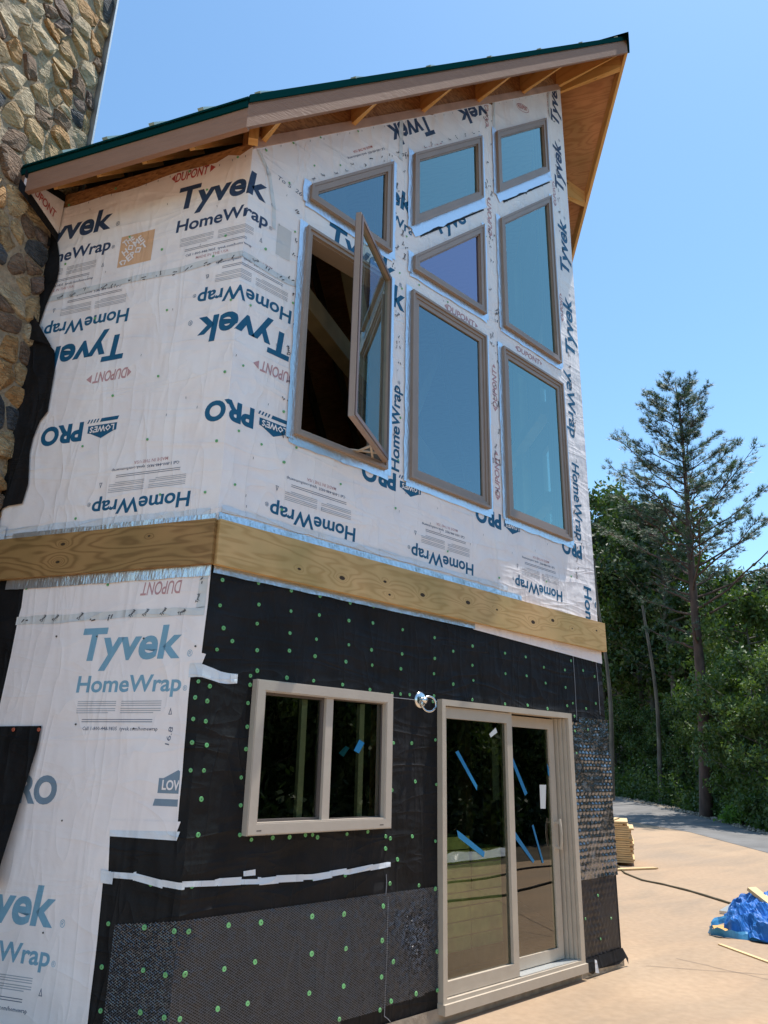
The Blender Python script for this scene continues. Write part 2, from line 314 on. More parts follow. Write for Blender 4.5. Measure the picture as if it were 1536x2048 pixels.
# --- 2D polygon work in strip coordinates
def area(p): return sum(p[i][0]*p[(i+1) % len(p)][1]-p[(i+1) % len(p)][0]*p[i][1] for i in range(len(p)))/2
def ccw(p): return p if area(p) > 0 else p[::-1]
def hclip(p, a, b, keep=1):
    """keep the part left of a->b (keep=1) or right of it (-1)"""
    out = []; n = len(p)
    f = lambda q: keep*((b[0]-a[0])*(q[1]-a[1])-(b[1]-a[1])*(q[0]-a[0]))
    for i in range(n):
        c, d = p[i], p[(i+1) % n]; fc, fd = f(c), f(d)
        if fc >= 0: out.append(c)
        if (fc > 0 and fd < 0) or (fc < 0 and fd > 0):
            t = fc/(fc-fd); out.append((c[0]+(d[0]-c[0])*t, c[1]+(d[1]-c[1])*t))
    return out if len(out) > 2 and abs(area(out)) > 1e-9 else None
def subtract(polys, hole):
    hole = ccw(hole); hx = [q[0] for q in hole]; hz = [q[1] for q in hole]; res = []
    for p in polys:
        if max(q[0] for q in p) <= min(hx) or min(q[0] for q in p) >= max(hx) or max(q[1] for q in p) <= min(hz) or min(q[1] for q in p) >= max(hz): res.append(p); continue
        cur = p
        for i in range(len(hole)):
            a, b = hole[i], hole[(i+1) % len(hole)]; o = hclip(cur, a, b, -1)
            if o: res.append(o)
            cur = hclip(cur, a, b, 1)
            if not cur: break
    return res
def inside(polys, cv):
    cv = ccw(cv); res = []
    for p in polys:
        for i in range(len(cv)):
            p = hclip(p, cv[i], cv[(i+1) % len(cv)], 1)
            if not p: break
        if p: res.append(p)
    return res
def split0(polys):
    r = []
    for p in polys:
        for k in (1, -1):
            q = hclip(p, (0, -100), (0, 100), k)
            if q: r.append(q)
    return r
def tri(outline):
    from mathutils.geometry import tessellate_polygon
    t = tessellate_polygon([[Vector((x, z, 0)) for x, z in outline]]); return [ccw([outline[i] for i in f]) for f in t]
def sheet(name, polys, off, mat, parent, grow=None):
    """flat printed / laid layer on the walls; polys in strip coordinates"""
    vs, fs, uv = [], [], []; key = {}
    for p in split0(polys):
        sgn = 1 if sum(q[0] for q in p) > 0 else -1; idx = []
        for s, z in p:
            k = (round(s, 5), round(z, 5), sgn if abs(s) > 1e-5 else 0)
            if k not in key:
                key[k] = len(vs); o = off(s, z) if callable(off) else off
                vs.append(W(s if abs(s) > 1e-5 else 0, z, o)); uv.append((s, z))
            idx.append(key[k])
        d = []
        for i in idx:
            if not d or d[-1] != i: d.append(i)
        if len(d) > 2 and d[0] == d[-1]: d.pop()
        if len(set(d)) > 2 and len(set(d)) == len(d): fs.append(tuple(d))
    return mesh(name, vs, fs, mat, parent, uv)
def rect(s0, z0, s1, z1): return [(s0, z0), (s1, z0), (s1, z1), (s0, z1)]
def inset(p, d):
    p = ccw(p); n = len(p); L = []
    for i in range(n):
        a, b = Vector(p[i]), Vector(p[(i+1) % n]); e = (b-a).normalized(); nn = Vector((-e.y, e.x)); L.append((a+nn*d, e))
    out = []
    for i in range(n):
        (p1, d1), (p2, d2) = L[i-1], L[i]; cr = d1.x*d2.y-d1.y*d2.x; t = ((p2.x-p1.x)*d2.y-(p2.y-p1.y)*d2.x)/cr; q = p1+d1*t; out.append((q.x, q.y))
    return out
def wobble(pts, step, amp, seed=0, closed=True):
    out = []; n = len(pts)
    for i in range(n if closed else n-1):
        a, b = Vector(pts[i]), Vector(pts[(i+1) % n]); L = (b-a).length; k = max(1, int(L/step)); e = (b-a)/max(L, 1e-6); nn = Vector((-e.y, e.x))
        for j in range(k):
            q = a+(b-a)*(j/k); o = mnoise.noise(Vector((q.x*4+seed, q.y*4, seed*1.7)))*amp if j else 0; q = q+nn*o; out.append((q.x, q.y))
    if not closed: out.append(tuple(pts[-1]))
    return out

# --- lettering
_tc = {}
def glyphs(s, bold, res=2):
    k = (s, bold, res)
    if k in _tc: return _tc[k]
    c = bpy.data.curves.new('lettering', 'FONT'); c.body = s; c.size = 1; c.offset = bold; c.resolution_u = res; c.fill_mode = 'FRONT'
    o = bpy.data.objects.new('lettering', c); col.objects.link(o); bpy.context.view_layer.update()
    dg = bpy.context.evaluated_depsgraph_get(); me = o.evaluated_get(dg).to_mesh()
    V = [v.co.xy.copy() for v in me.vertices]; F = [[(V[i].x, V[i].y) for i in p.vertices] for p in me.polygons]
    o.evaluated_get(dg).to_mesh_clear(); bpy.data.objects.remove(o); bpy.data.curves.remove(c)
    xs = [q.x for q in V]; H = 0.728
    _tc[k] = (F, min(xs), max(xs), H); return _tc[k]
def txt(s, p, ang, cap, length, bold=.02, shear=0.0, res=5):
    """text as polygons: p baseline start, ang reading direction in degrees"""
    F, x0, x1, H = glyphs(s, bold, res); kx = length/(x1-x0); ky = cap/H; ca, sa = cos(R(ang)), sin(R(ang)); out = []
    for f in F:
        q = []
        for x, y in f:
            X = (x-x0)*kx+shear*y*ky; Y = y*ky; q.append((p[0]+X*ca-Y*sa, p[1]+X*sa+Y*ca))
        a = area(q)
        if abs(a) > 1e-10: out.append(q if a > 0 else q[::-1])
    return out
def shape(pts, p, ang, sc=1.0):
    ca, sa = cos(R(ang)), sin(R(ang)); return ccw([(p[0]+sc*(x*ca-y*sa), p[1]+sc*(x*sa+y*ca)) for x, y in pts])

# ================================================================ the house
house = empty('house', (0, 0, 0), 'unfinished two storey house wrapped in printed white housewrap and black felt, green metal roof', 'house')
WIN = {'W1': [(.54, 5.85), (1.44, 5.85), (1.44, 6.83), (.54, 5.99)], 'W2': [(1.72, 6.30), (2.76, 7.26), (2.76, 8.08), (1.72, 7.12)],
       'W3': [(3.04, 7.51), (4.08, 8.48), (4.08, 9.31), (3.04, 8.35)], 'W4': [(1.73, 5.83), (2.76, 5.86), (2.76, 6.93), (1.73, 5.98)],
       'W5': [(3.06, 5.87), (4.09, 5.87), (4.09, 8.14), (3.06, 7.19)], 'W6': rect(.53, 3.83, 1.44, 5.59), 'W7': rect(1.71, 3.84, 2.75, 5.61), 'W8': rect(3.02, 3.84, 4.09, 5.62)}
SL = rect(.355, 1.245, 1.535, 2.13); DR = rect(2.06, .10, 3.86, 2.135)
TOPZ = lambda x: 6.0+.921*x
RX = lambda s: 6.42+1.053*s                       # roof top over inside distance from the left wall
sdist = lambda v: -(v.x*NA.x+v.y*NA.y)
def roofz(v):
    d = (v-TIP).dot(RN); q = mir(v) if d > 0 else v; return RX(sdist(q))
XE = 4.525
# solid walls with real openings
def wall(name, outline, holes, fmap, t0, t1, mat, parent):
    polys = tri(outline)
    for h in holes: polys = subtract(polys, h)
    mb = MB()
    for p in polys:
        mb.poly([fmap(s, z, t0) for s, z in p], [(s, z) for s, z in p]); mb.poly([fmap(s, z, t1) for s, z in p][::-1], [(s, z) for s, z in p][::-1])
    for h in [ccw(outline)]+[ccw(h)[::-1] for h in holes]:
        for i in range(len(h)):
            a, b = h[i], h[(i+1) % len(h)]; mb.quad(fmap(*a, t0), fmap(*b, t0), fmap(*b, t1), fmap(*a, t1))
    return mb.build(name, mat, parent)
def WB(s, z, o): return Vector((s, -o, z))
def WA(s, z, o): return AV*(-s)+NA*o+Vector((0, 0, z))
def WM(s, z, o): return mir(Vector((s, -o, z)))
allh = [inset(WIN[k], .03) for k in WIN]
wall('gable_wall', [(.0, .0), (4.52, .0), (4.52, 10.50), (0, 6.30)], allh+[inset(SL, .02), rect(2.08, .105, 3.84, 2.115)], WB, 0, -.15, M['osb'], house)
wall('side_wall', [(-8, 0), (0, 0), (0, 6.05), (-8, 6.05)], [], WA, 0, -.14, M['osb'], house)
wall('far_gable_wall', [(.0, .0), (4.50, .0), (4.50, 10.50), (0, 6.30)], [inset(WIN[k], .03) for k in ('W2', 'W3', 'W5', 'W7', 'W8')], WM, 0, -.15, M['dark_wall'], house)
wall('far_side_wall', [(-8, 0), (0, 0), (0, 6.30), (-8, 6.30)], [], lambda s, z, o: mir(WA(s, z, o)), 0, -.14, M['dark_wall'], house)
def plan(inner):
    c0 = Vector((inner*.9, inner*1.2, 0)); tp = TIP+AV*inner*1.1; return c0, tp
c0 = W(0, 0, -.16); tp = TIP+AV*.18; mc = mir(c0)
far = AV*7.7
mb = MB(); P5 = [c0, tp, mc, mc+far, c0+far]
for z0, z1 in ((2.78, 3.02),):
    mb.poly([p+Vector((0, 0, z1)) for p in P5]); mb.poly([p+Vector((0, 0, z0)) for p in P5][::-1])
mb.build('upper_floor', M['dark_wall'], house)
mb = MB(); mb.poly([p+Vector((0, 0, .09)) for p in P5]); mb.build('ground_floor', M['concrete'], house)
mb = MB(); a, b = c0+far, mc+far; r_ = tp+AV*7.6
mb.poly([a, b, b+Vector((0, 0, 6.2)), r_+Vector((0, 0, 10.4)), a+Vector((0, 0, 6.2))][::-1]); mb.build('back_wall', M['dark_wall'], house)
# interior framing seen through the glass
mb = MB()
for x in (.4, 1.55, 2.85, 4.2): mb.bar(mir(Vector((x, .24, 3.02))), mir(Vector((x, .24, TOPZ(x)))), .14, .14, upv=Vector((.3, .7, 0)))
for x, z in ((.4, 4.6), (1.55, 5.7), (2.9, 5.72)): mb.bar(mir(Vector((x, .3, z))), mir(Vector((4.2, .3, z))), .14, .14)
cpost = TIP+AV*2.3
mb.bar(cpost+Vector((0, 0, 3.0)), cpost+Vector((0, 0, 10.2)), .2, .2, upv=Vector((1, 0, 0)))
for k in (1, -1): mb.bar(cpost+Vector((0, 0, 5.2)), cpost+RN*k*2.0+Vector((0, 0, 7.9)), .16, .2); mb.bar(cpost+RN*k*3.9+Vector((0, 0, 5.9)), cpost+Vector((0, 0, 5.9)), .16, .22)
mb.build('timber_frame', M['fresh_pine'], house)
# foundation
mb = MB()
mb.poly([W(-8, 0, .0), W(0, 0, .015), W(0, .098, .015), W(-8, .098, .0)]); mb.poly([W(0, 0, .015), Vector((4.56, -.015, 0)), Vector((4.56, -.015, .098)), W(0, .098, .015)])
mb.quad(Vector((4.56, -.015, 0)), Vector((4.9, .3, 0)), Vector((4.9, .3, .098)), Vector((4.56, -.015, .098))); mb.build('foundation', M['concrete'], house)

# ---------------- housewrap layers
xs = [i*.1 for i in range(46)]
top_B = [(x if x < 4.5 else XE, TOPZ(min(x, XE))+.012*mnoise.noise(Vector((x*2.5, 0, 3)))-(.03 if 1.95 < x < 2.05 else 0)-(.05 if 3.0 <= x < 3.09 else 0)) for x in xs]
top_A = [(-.1*i, 5.955+.035*mnoise.noise(Vector((i*.23, 5, 1)))-.012*i*.2+(.04 if i == 2 else 0)) for i in range(19, 0, -1)]
up_out = [(-1.95, 3.06), (0, 3.06), (XE, 3.06)] + top_B[::-1] + top_A[::-1]
wp = tri(up_out)
for h in [inset(WIN[k], .02) for k in WIN]: wp = subtract(wp, h)
wrap_up = sheet('housewrap', wp, .008, M['wrap'], house)
# return of the wrap round the far corner (thin edge seen from the side)
mb = MB(); q0 = Vector((XE, -.008, 3.06)); q1 = Vector((XE, -.008, TOPZ(XE))); rr = mir(Vector((4.0, 0, 0)))
mb.quad(q0, Vector((rr.x, rr.y, 3.06))+Vector((.008, -.006, 0)), Vector((rr.x, rr.y, 9.7)), q1, [(XE, 3.06), (5.05, 3.06), (5.05, 9.7), (XE, TOPZ(XE))]); mb.build('housewrap', M['wrap'], house)
lowA = [(424, 1140), (421, 1200), (417, 1290), (410, 1308), (405, 1330), (388, 1331), (383, 1352), (378, 1400), (370, 1500), (357, 1652), (355, 1676), (222, 1668), (219, 1745), (208, 1765), (197, 1880), (176, 2060)]
lw = [pA(*q) for q in lowA]; lw[0] = (-.001, 2.80); lw[1] = (-.002, 2.55); lw[2] = (-.012, 2.25)
lft = [pA(50, 1176), pA(45, 1215), pA(39, 1236), pA(24, 1312), pA(0, 1420), pA(-60, 1560)]
low_out = wobble(lw, .12, .006, 3, False)+[pA(150, 2300), (-2.6, -.0), (-2.6, .9)]+[lft[-1]]+lft[::-1][1:]+[(-1.63, 2.80)]
low_out[0] = (-.001, 2.80)
wp2 = tri(low_out); wrap_low = sheet('housewrap', wp2, .010, M['wrap_low'], house); tag(wrap_low, 'weathered white housewrap below the ledger with faded lettering')
# felt
fp = tri([(-8, 0.02), (0, 0.02), (4.545, 0.02), (4.545, 2.80), (0, 2.80), (-8, 2.80)])
for h in (inset(SL, .03), rect(2.075, .0, 3.845, 2.12)): fp = subtract(fp, h)
felt = sheet('felt_wrap', fp, .004, M['felt'], house); tag(felt, 'black building felt on the lower walls')
mb = MB(); mb.quad(Vector((4.545, -.004, .02)), Vector((4.9, .36, .02)), Vector((4.9, .36, 2.8)), Vector((4.545, -.004, 2.8))); mb.build('felt_wrap', M['felt'], house)
edge = [(103, 395), (108, 430), (111, 462), (119, 490), (123, 516), (122, 545), (117, 567), (105, 592), (96, 614), (82, 655), (92, 680), (113, 704), (114, 743), (105, 794), (100, 825), (84, 845), (70, 880), (64, 907), (61, 970), (49, 1009), (20, 1014), (8, 1020), (3, 1050), (0, 1080)]
ep = [pA(*q) for q in edge]
fs_out = ep+[(-1.86, 3.06)]+[(-2.0, 3.06), (-2.0, 5.9)]
sheet('felt_wrap', tri(ccw(fs_out)), lambda s, z: .022 if s > -1.99 else .012, M['felt'], house)
# small felt flap folded over the wrap edge
fl = [pA(*q) for q in [(82, 640), (113, 700), (95, 692), (59, 684), (72, 660)]]; sheet('felt_flap', tri(ccw(fl)), lambda s, z: .045+.1*(z-4.5), M['felt'], house)
fl = [pA(*q) for q in [(88, 492), (101, 470), (112, 488), (108, 500), (96, 497)]]; sheet('felt_flap', tri(ccw(fl)), .05, M['felt'], house)
mb = MB()      # creases and stitch lines of the felt
for (a, b) in ([pB(1144, 1300), pB(1152, 1440)], [pB(1190, 1315), pB(1199, 1430)], [pB(771, 1748), pB(770, 1790)], [(1.563, .82), (1.545, .14)], [(1.545, .14), (1.60, .10)], [pB(783, 1395), pB(830, 1400)], [pB(862, 1402), pB(882, 1404)]):
    mb.tube([W(*a, .0075), W((a[0]+b[0])/2+.004, (a[1]+b[1])/2, .009), W(*b, .0075)], .0028, 5)
mb.build('felt_crease', M['stitch'], house)

# ---------------- printing
OPEN = [inset(WIN[k], -.03) for k in WIN]
LAYERS = {}
def put(polys, ink, low=False, clip=None, big=False, o_=.0095, name='lettering'):
    if clip: polys = inside(polys, clip)
    if not low:
        for h in OPEN: polys = subtract(polys, h)
        polys = split0(polys); r = []
        for p in polys:
            if sum(q[0] for q in p) > 0: r += inside([p], [(-.01, 2), (4.515, 2), (4.515, TOPZ(4.515)-.03), (-.01, TOPZ(-.01)-.03)])
            else: r += inside([p], rect(-3, 2, .01, 5.97))
        polys = r
    if not polys: return
    if big: sheet(name, polys, o_+(.0015 if low else 0), M[ink], wrap_low if low else wrap_up)
    else: LAYERS.setdefault((ink, low), []).extend(polys)
def addr(s, z, ang, mir_=False, ink='ink_grey'):
    pass
def smallblock(s, z, ang, L, low=False, clip=None):
    """two columns of tiny print drawn as rules, then the phone line and the origin line; (s,z) baseline start of the rules"""
    ca, sa = cos(R(ang)), sin(R(ang))
    def P(x, y): return (s+x*ca-y*sa, z+x*sa+y*ca)
    for c in (0, .52):
        for i in range(6):
            x0, x1 = c*L, (c+.46-(.08 if i == 5 else 0))*L; y = -i*.012-(.006 if i > 2 else 0); put([ccw([P(x0, y), P(x1, y), P(x1, y+.0045), P(x0, y+.0045)])], 'ink_grey', low, clip)
    for i in range(2):
        y = -.105-i*.013; put([ccw([P(.08*L, y), P(.9*L, y), P(.9*L, y+.004), P(.08*L, y+.004)])], 'ink_small', low, clip)
    put(txt('Call 1-800-448-9835  tyvek.com/homewrap', P(.1*L, -.165), ang, .022, .54, .012, res=1), 'ink_small', low, clip)
    if not low: put(txt('MADE IN THE USA', P(.25*L, -.205), ang, .024, .27, .008, res=1), 'ink_rose', low, clip)
    # recycling triangle
    t = [P(L*1.07, -.075), P(L*1.11, -.075), P(L*1.09, -.035)]; t2 = inset(t, .004); put(subtract([ccw(t)], t2), 'ink_small', low, clip)
def tyvek_word(s, z, ang, ink, L=.79, cap=.205, shear=.10, low=False, clip=None):
    put(txt('Tyvek', (s, z), ang, cap, L-.02, .030, shear), ink, low, clip, True)
    ca, sa = cos(R(ang)), sin(R(ang)); put(txt('®', (s+(L+.03)*ca, z+(L+.03)*sa), ang, .04, .035, 0), ink, low, clip)
def home_word(s, z, ang, ink, L=.77, cap=.108, shear=.05, low=False, clip=None):
    put(txt('HomeWrap', (s, z), ang, cap, L, .022, shear), ink, low, clip, True)
    ca, sa = cos(R(ang)), sin(R(ang)); put(txt('®', (s+(L+.015)*ca, z+(L+.015)*sa), ang, .03, .028, 0), ink, low, clip)
def dupont(s, z, ang, ink, L=.29, cap=.085, clip=None, low=False):
    put(txt('DUPONT', (s, z), ang, cap, L, .022, .12), ink, low, clip, True)
    put([shape([(-.015, .1), (-.015, .9), (-.05/cap*.7, .5)], (s, z), ang, cap)], ink, low, clip)
    put([shape([(.25, .1), (.25, .9), (.80, .5)], (s+L*cos(R(ang)), z+L*sin(R(ang))), ang, cap)], ink, low, clip)
def pro_logo(s, z, ang, ink='ink_teal', clip=None, low=False):
    """s,z = left end of the logo badge on its baseline; the badge, its stripes, then PRO"""
    ca, sa = cos(R(ang)), sin(R(ang))
    def P(x, y): return (s+x*ca-y*sa, z+x*sa+y*ca)
    badge = [P(0, 0), P(.245, 0), P(.245, .055), P(.22, .06), P(.1225, .105), P(.025, .06), P(0, .055)]
    let = txt("LOWE'S", P(.018, .012), ang, .045, .208, .03, res=1)
    put(tri(badge), ink, low, clip, True, name='badge')
    put(let, 'wrap_low' if low else 'wrap', low, clip, True, .0125)
    put([ccw([P(-.01, -.05), P(.14, -.05), P(.15, -.022), P(.0, -.022)])], ink, low, clip)
    if not low:
        for i in range(4): put([ccw([P(.158+i*.026, -.05), P(.170+i*.026, -.05), P(.182+i*.026, -.022), P(.170+i*.026, -.022)])], ink, low, clip)
    put(txt('PRO', P(.29, -.035), ang, .14, .37, .045), ink, low, clip, True)
PER = 1.367
# top roll, upright
CL, CM = rect(-3, 2, .56, 9), rect(-3, 2, 1.7, 9)
for k in range(-1, 2):
    o = k*PER
    tyvek_word(-.62+o, 5.585, 0, 'ink_navy' if k < 1 else 'ink_teal', clip=CM); home_word(-.59+o, 5.375, 0, 'ink_navy', .77, .108, clip=CL)
    if k < 1: smallblock(-.54+o, 5.30, 0, .62, clip=CL)
dupont(-.66, 5.86, 0, 'ink_red'); put(txt('AMIUR', (-.37-PER*.0, 6.0), 0, .001, .01), 'ink_grey') if False else None
tyvek_word(.96, 6.42, 0, 'ink_teal', clip=rect(1.44, 6, 1.72, 7)); home_word(1.05, 6.20, 0, 'ink_teal', clip=rect(1.44, 6, 1.72, 7))
put(txt('Tyve', (2.06, 6.40), 43, .15, .62, .03, .1), 'ink_teal', big=True)
# orange square with diagonal lettering
sq = rect(-1.09, 5.18, -.785, 5.46); put([sq], 'ink_orange', big=True, name='badge')
hd = []
for w_, x, y in (('THE', -1.06, 5.385), ('HOME', -1.055, 5.30), ('DEPOT', -1.06, 5.205)): hd += txt(w_, (x+.02, y-.03), 35, .062, .10 if w_ == 'THE' else .20 if w_ == 'HOME' else .26, .03, 0, 1)
put(inside(hd, inset(sq, .012)), 'wrap', big=True, o_=.0125)
sq2 = rect(.27, 5.20, .40, 5.47); LAYERS.setdefault(('ink_grey2', False), []).extend([sq2])
# second roll, upside down
for k in range(-1, 4):
    o = (k+1)*PER
    if k < 1:
        home_word(-.915+o, 4.79, 180, 'ink_teal', .78, .112, clip=CL); tyvek_word(-.895+o, 4.575, 180, 'ink_teal', .79, clip=CL)
        dupont(-.85+o, 4.29, 180, 'ink_rose', clip=CL); smallblock(-.96+o, 4.86, 180, .62, clip=CL)
    pro_logo(-.875+o, 3.865-(.07 if k > 0 else 0), 180, clip=rect(-3, 3, 4.35, 4.1))
    home_word(-.21+o, 3.285, 180, 'ink_teal', .77, .105)
    smallblock(-.26+o, 3.345, 180, .62)
pro_logo(-.875-PER, 3.865, 180)
# top strip over the windows, upside down
put(txt('Tyvek', (2.62, 8.02), 215, .22, .80, .02, .1), 'ink_navy', clip=[(1.2, 6.9), (2.0, 7.45), (2.9, 8.3), (2.9, 8.6), (1.2, 7.05)]) if False else None
def put_px(w_, a, b, t, ink, bold=.03, shear=.1, big=True, res=2):
    a, b, t = Vector(pB(*a)), Vector(pB(*b)), Vector(pB(*t)); e = (b-a).normalized(); cap_ = abs(e.x*(t-a).y-e.y*(t-a).x)
    put(txt(w_, tuple(a), math.degrees(math.atan2(e.y, e.x)), cap_, (b-a).length, bold, shear, res), ink, big=big)
put_px('Tyvek', (853, 230), (772, 254), (862, 272), 'ink_navy'); put_px('vek', (966, 208), (912, 222), (970, 240), 'ink_navy')
put_px('DUPONT', (882, 287), (845, 297), (884, 299), 'ink_rose')
put_px('MADE IN THE USA', (742, 292), (704, 303), (743, 297), 'ink_red', .008, 0, False, 1); put_px('Call 1-800-448-9835  tyvek.com/homewrap', (767, 296), (693, 316), (768, 301), 'ink_small', .01, 0, False, 1)

ov = [(3.62+.13*cos(t*pi/8), 9.14+.06*sin(t*pi/8)+.05*cos(t*pi/8)) for t in range(16)]; put(subtract([ccw(ov)], ccw(inset(ov, .008))), 'ink_rose'); put(txt('AUDUPONT', (3.52, 9.08), 22, .06, .22, .01, .1), 'ink_red')
# vertical strips
S1 = lambda a, b: rect(a, 3.1, b, 5.8)
put(txt('HomeWrap', (1.60, 3.86), 90, .10, .76, .022, .05), 'ink_teal', big=True); put(txt('®', (1.60, 4.64), 90, .03, .03, 0), 'ink_teal')
put(txt('k', (1.49, 5.36), 0, .22, .15, .03, .1), 'ink_teal', big=True)
for z in (6.45, 7.55, 8.75, 9.80):
    tyvek_word(4.43, z-.38, 90, 'ink_navy' if z > 8 else 'ink_teal', .80, .19, .1)
for z in (6.5, 8.1, 9.5): dupont(4.24, z, 90, 'ink_rose', .3, .06)
put(txt('HomeWrap', (4.22, 4.75), -90, .14, .86, .022, .05), 'ink_teal', big=True); put(txt('yeWrap', (4.22, 5.85), -90, .15, .80, .022, .05), 'ink_teal', big=True); put(txt('Home', (4.30, 3.42), -90, .14, .5, .022, .05), 'ink_teal', big=True)
for x, z in ((2.93, 6.9), (2.93, 4.9), (2.93, 8.35)): dupont(x, z, 90, 'ink_rose', .42, .07)
for z in (4.0, 5.65): dupont(2.2 if z > 5 else 2.93, z, 0 if z > 5 else 90, 'ink_rose', .4, .07)
dupont(3.3, 5.70, 0, 'ink_rose', .4, .06)
# lower weathered roll, upright and faded
tyvek_word(-.91, 2.232, 0, 'ink_fade', .77, .200, .10, True); home_word(-.885, 2.035, 0, 'ink_fade', .755, .100, .04, True)
smallblock(-.86, 1.975, 0, .62, True)
put(txt('PRO', (-1.32, 1.395), 0, .152, .40, .045), 'ink_slate', True, None, True)
lc = [pA(355, 1640), pA(366, 1500), (-1.0, 1.9), (-1.0, 1.2)]
def P0(x, y): return (-.212+x, 1.472+y)
put(tri([P0(0, 0), P0(.245, 0), P0(.245, .075), P0(.22, .08), P0(.1225, .125), P0(.03, .08), P0(0, .08)]), 'ink_slate', True, lc)
put(txt("LOWE'S", (-.185, 1.492), 0, .052, .21, .03), 'wrap_low', True, lc, True, .0125); put([[(-.235, 1.405), (.1, 1.405), (.1, 1.442), (-.225, 1.442)]], 'ink_slate', True, lc)
tyvek_word(-1.56, .755, 0, 'ink_fade', .77, .205, .10, True); home_word(-1.555, .56, 0, 'ink_fade', .76, .10, .04, True)
smallblock(-1.5, .49, 0, .62, True)
put([p for p in txt('DUPONT', (-.20, 2.70), 180, .085, .29, .012, .12)], 'ink_rose', True)
# handwriting and stray marks
put(txt('To 5  26', (.23, 5.86), -4, .04, .24, 0, .2), 'ink_small'); put(txt('16.8', (-.17, 1.73), 80, .03, .1, 0), 'ink_small', True)
M['ink_grey2'] = wrap_mat('ink_pale_square', (.66, .60, .56))
for (ink, low), polys in LAYERS.items():
    o_ = .0125 if ink in ('wrap', 'wrap_low') else .0095
    if low: o_ += .0015
    tag(sheet('small_print', polys, o_, M[ink], wrap_low if low else wrap_up), kind='stuff')

# ---------------- seam tapes with tiny repeated marks
def tape_run(pts, wd, off, mat, parent, name='seam_tape', seed=0, amp=.012):
    """tape along strip-coordinate points, built of short torn lengths"""
    vs, fs, uv = [], [], []; 
    P = []
    for i in range(len(pts)-1):
        a, b = Vector(pts[i]), Vector(pts[i+1]); k = max(1, int((b-a).length/.07))
        for j in range(k): P.append(a+(b-a)*j/k)
    P.append(Vector(pts[-1])); polys = []
    for i in range(len(P)-1):
        a, b = P[i], P[i+1]; e = (b-a).normalized(); nn = Vector((-e.y, e.x))
        j = lambda q, sg: q+nn*(sg*wd/2+mnoise.noise(Vector((q.x*9+sg*3+seed, q.y*9, seed)))*amp)
        A0, B0, B1, A1 = j(a, -1), j(b, -1), j(b, 1), j(a, 1); polys.append([tuple(A0), tuple(B0), tuple(B1), tuple(A1)])
    return sheet(name, polys, off, mat, parent)
def rag(pts, wd, off, mat, parent, name, seed):
    rnd = random.Random(seed); polys = []
    for i in range(len(pts)-1):
        a, b = Vector(pts[i]), Vector(pts[i+1]); L = (b-a).length; e = (b-a)/L; nn = Vector((-e.y, e.x)); t = 0
        while t < L:
            ln = rnd.uniform(.08, .2); c = a+e*t+nn*rnd.uniform(-.006, .006); d = a+e*min(t+ln+.02, L+.01)+nn*rnd.uniform(-.006, .006); h = wd/2*rnd.uniform(.8, 1.15)
            polys.append([tuple(c-nn*h), tuple(d-nn*h*rnd.uniform(.85, 1.1)), tuple(d+nn*h), tuple(c+nn*h*rnd.uniform(.85, 1.1))]); t += ln
    for k, p in enumerate(polys): sheet(name, [p], off+.0006*(k % 3), mat, parent)
seamA = [(-1.72, 5.03), (-1.3, 5.045), (-.9, 5.04), (-.5, 5.03), (-.2, 5.05), (0, 5.05), (.3, 5.02), (.5, 5.04)]
st = tape_run(seamA, .05, .0115, M['seam_tape'], wrap_up)
lowseam = [(-1.46, 2.50), (-1.0, 2.50), (-.6, 2.505), (-.02, 2.50)]
st2 = tape_run(lowseam, .05, .0125, M['seam_tape'], wrap_low); st3 = tape_run([(-.05, 2.52), (-.05, 2.78)], .06, .0125, M['seam_tape'], wrap_low)
marks = []; rnd = random.Random(4)
def scrib(s, z, sz=.05, a=None):
    a = rnd.uniform(20, 60) if a is None else a
    if rnd.random() < .5: return txt('Tyvek', (s, z), a, sz*.42, sz*1.2, .02, .1, 1)
    n_ = rnd.randint(2, 3); out = []
    for _ in range(n_):
        x, y = s+rnd.uniform(-.02, .03), z+rnd.uniform(-.015, .02); l_ = rnd.uniform(.012, .035); t = R(a+rnd.uniform(-40, 40)); out.append(shape([(0, 0), (l_, -.002), (l_*.9, .006), (.004, .006)], (x, y), math.degrees(t)))
    return out
for s in [-1.62, -1.5, -1.37, -1.2, -1.1, -.96, -.85, -.7, -.58, -.45, -.3, -.2, -.08, .08, .2, .32, .42]: marks += scrib(s, 5.02+rnd.uniform(-.02, .02))
lmarks = []
for s in [-1.4, -1.25, -1.15, -.95, -.85, -.7, -.55, -.45, -.32, -.2]: lmarks += scrib(s, 2.48)
for z in (2.55, 2.68): lmarks += scrib(-.07, z, .05, 80)
for (x, z0, z1, nn_) in ((1.50, 5.7, 7.0, 12), (1.62, 5.7, 7.2, 10), (1.56, 4.0, 5.6, 10), (2.88, 4.0, 9.0, 34), (2.96, 4.2, 8.5, 20), (4.30, 3.2, 9.6, 34), (4.2, 3.3, 4.2, 8), (.46, 3.7, 5.8, 12)):
    for _ in range(nn_): marks += scrib(x+rnd.uniform(-.03, .03), rnd.uniform(z0, z1), rnd.uniform(.03, .07), rnd.choice((80, 100, 60, 45)))
for k in range(9):
    t = k/8
    for (x0, z0, x1, z1) in ((.55, 6.06, 1.42, 6.90), (1.75, 6.22, 2.72, 7.12), (3.1, 7.42, 4.05, 8.32), (1.75, 7.2, 2.75, 8.15)): marks += scrib(x0+(x1-x0)*t+rnd.uniform(-.03, .03), z0+(z1-z0)*t, .04)
for h in OPEN: marks = subtract(marks, h)
tag(sheet('tape_marks', marks, .0125, M['ink_black'], wrap_up), kind='stuff'); tag(sheet('tape_marks', lmarks, .0145, M['ink_black'], wrap_low), kind='stuff')
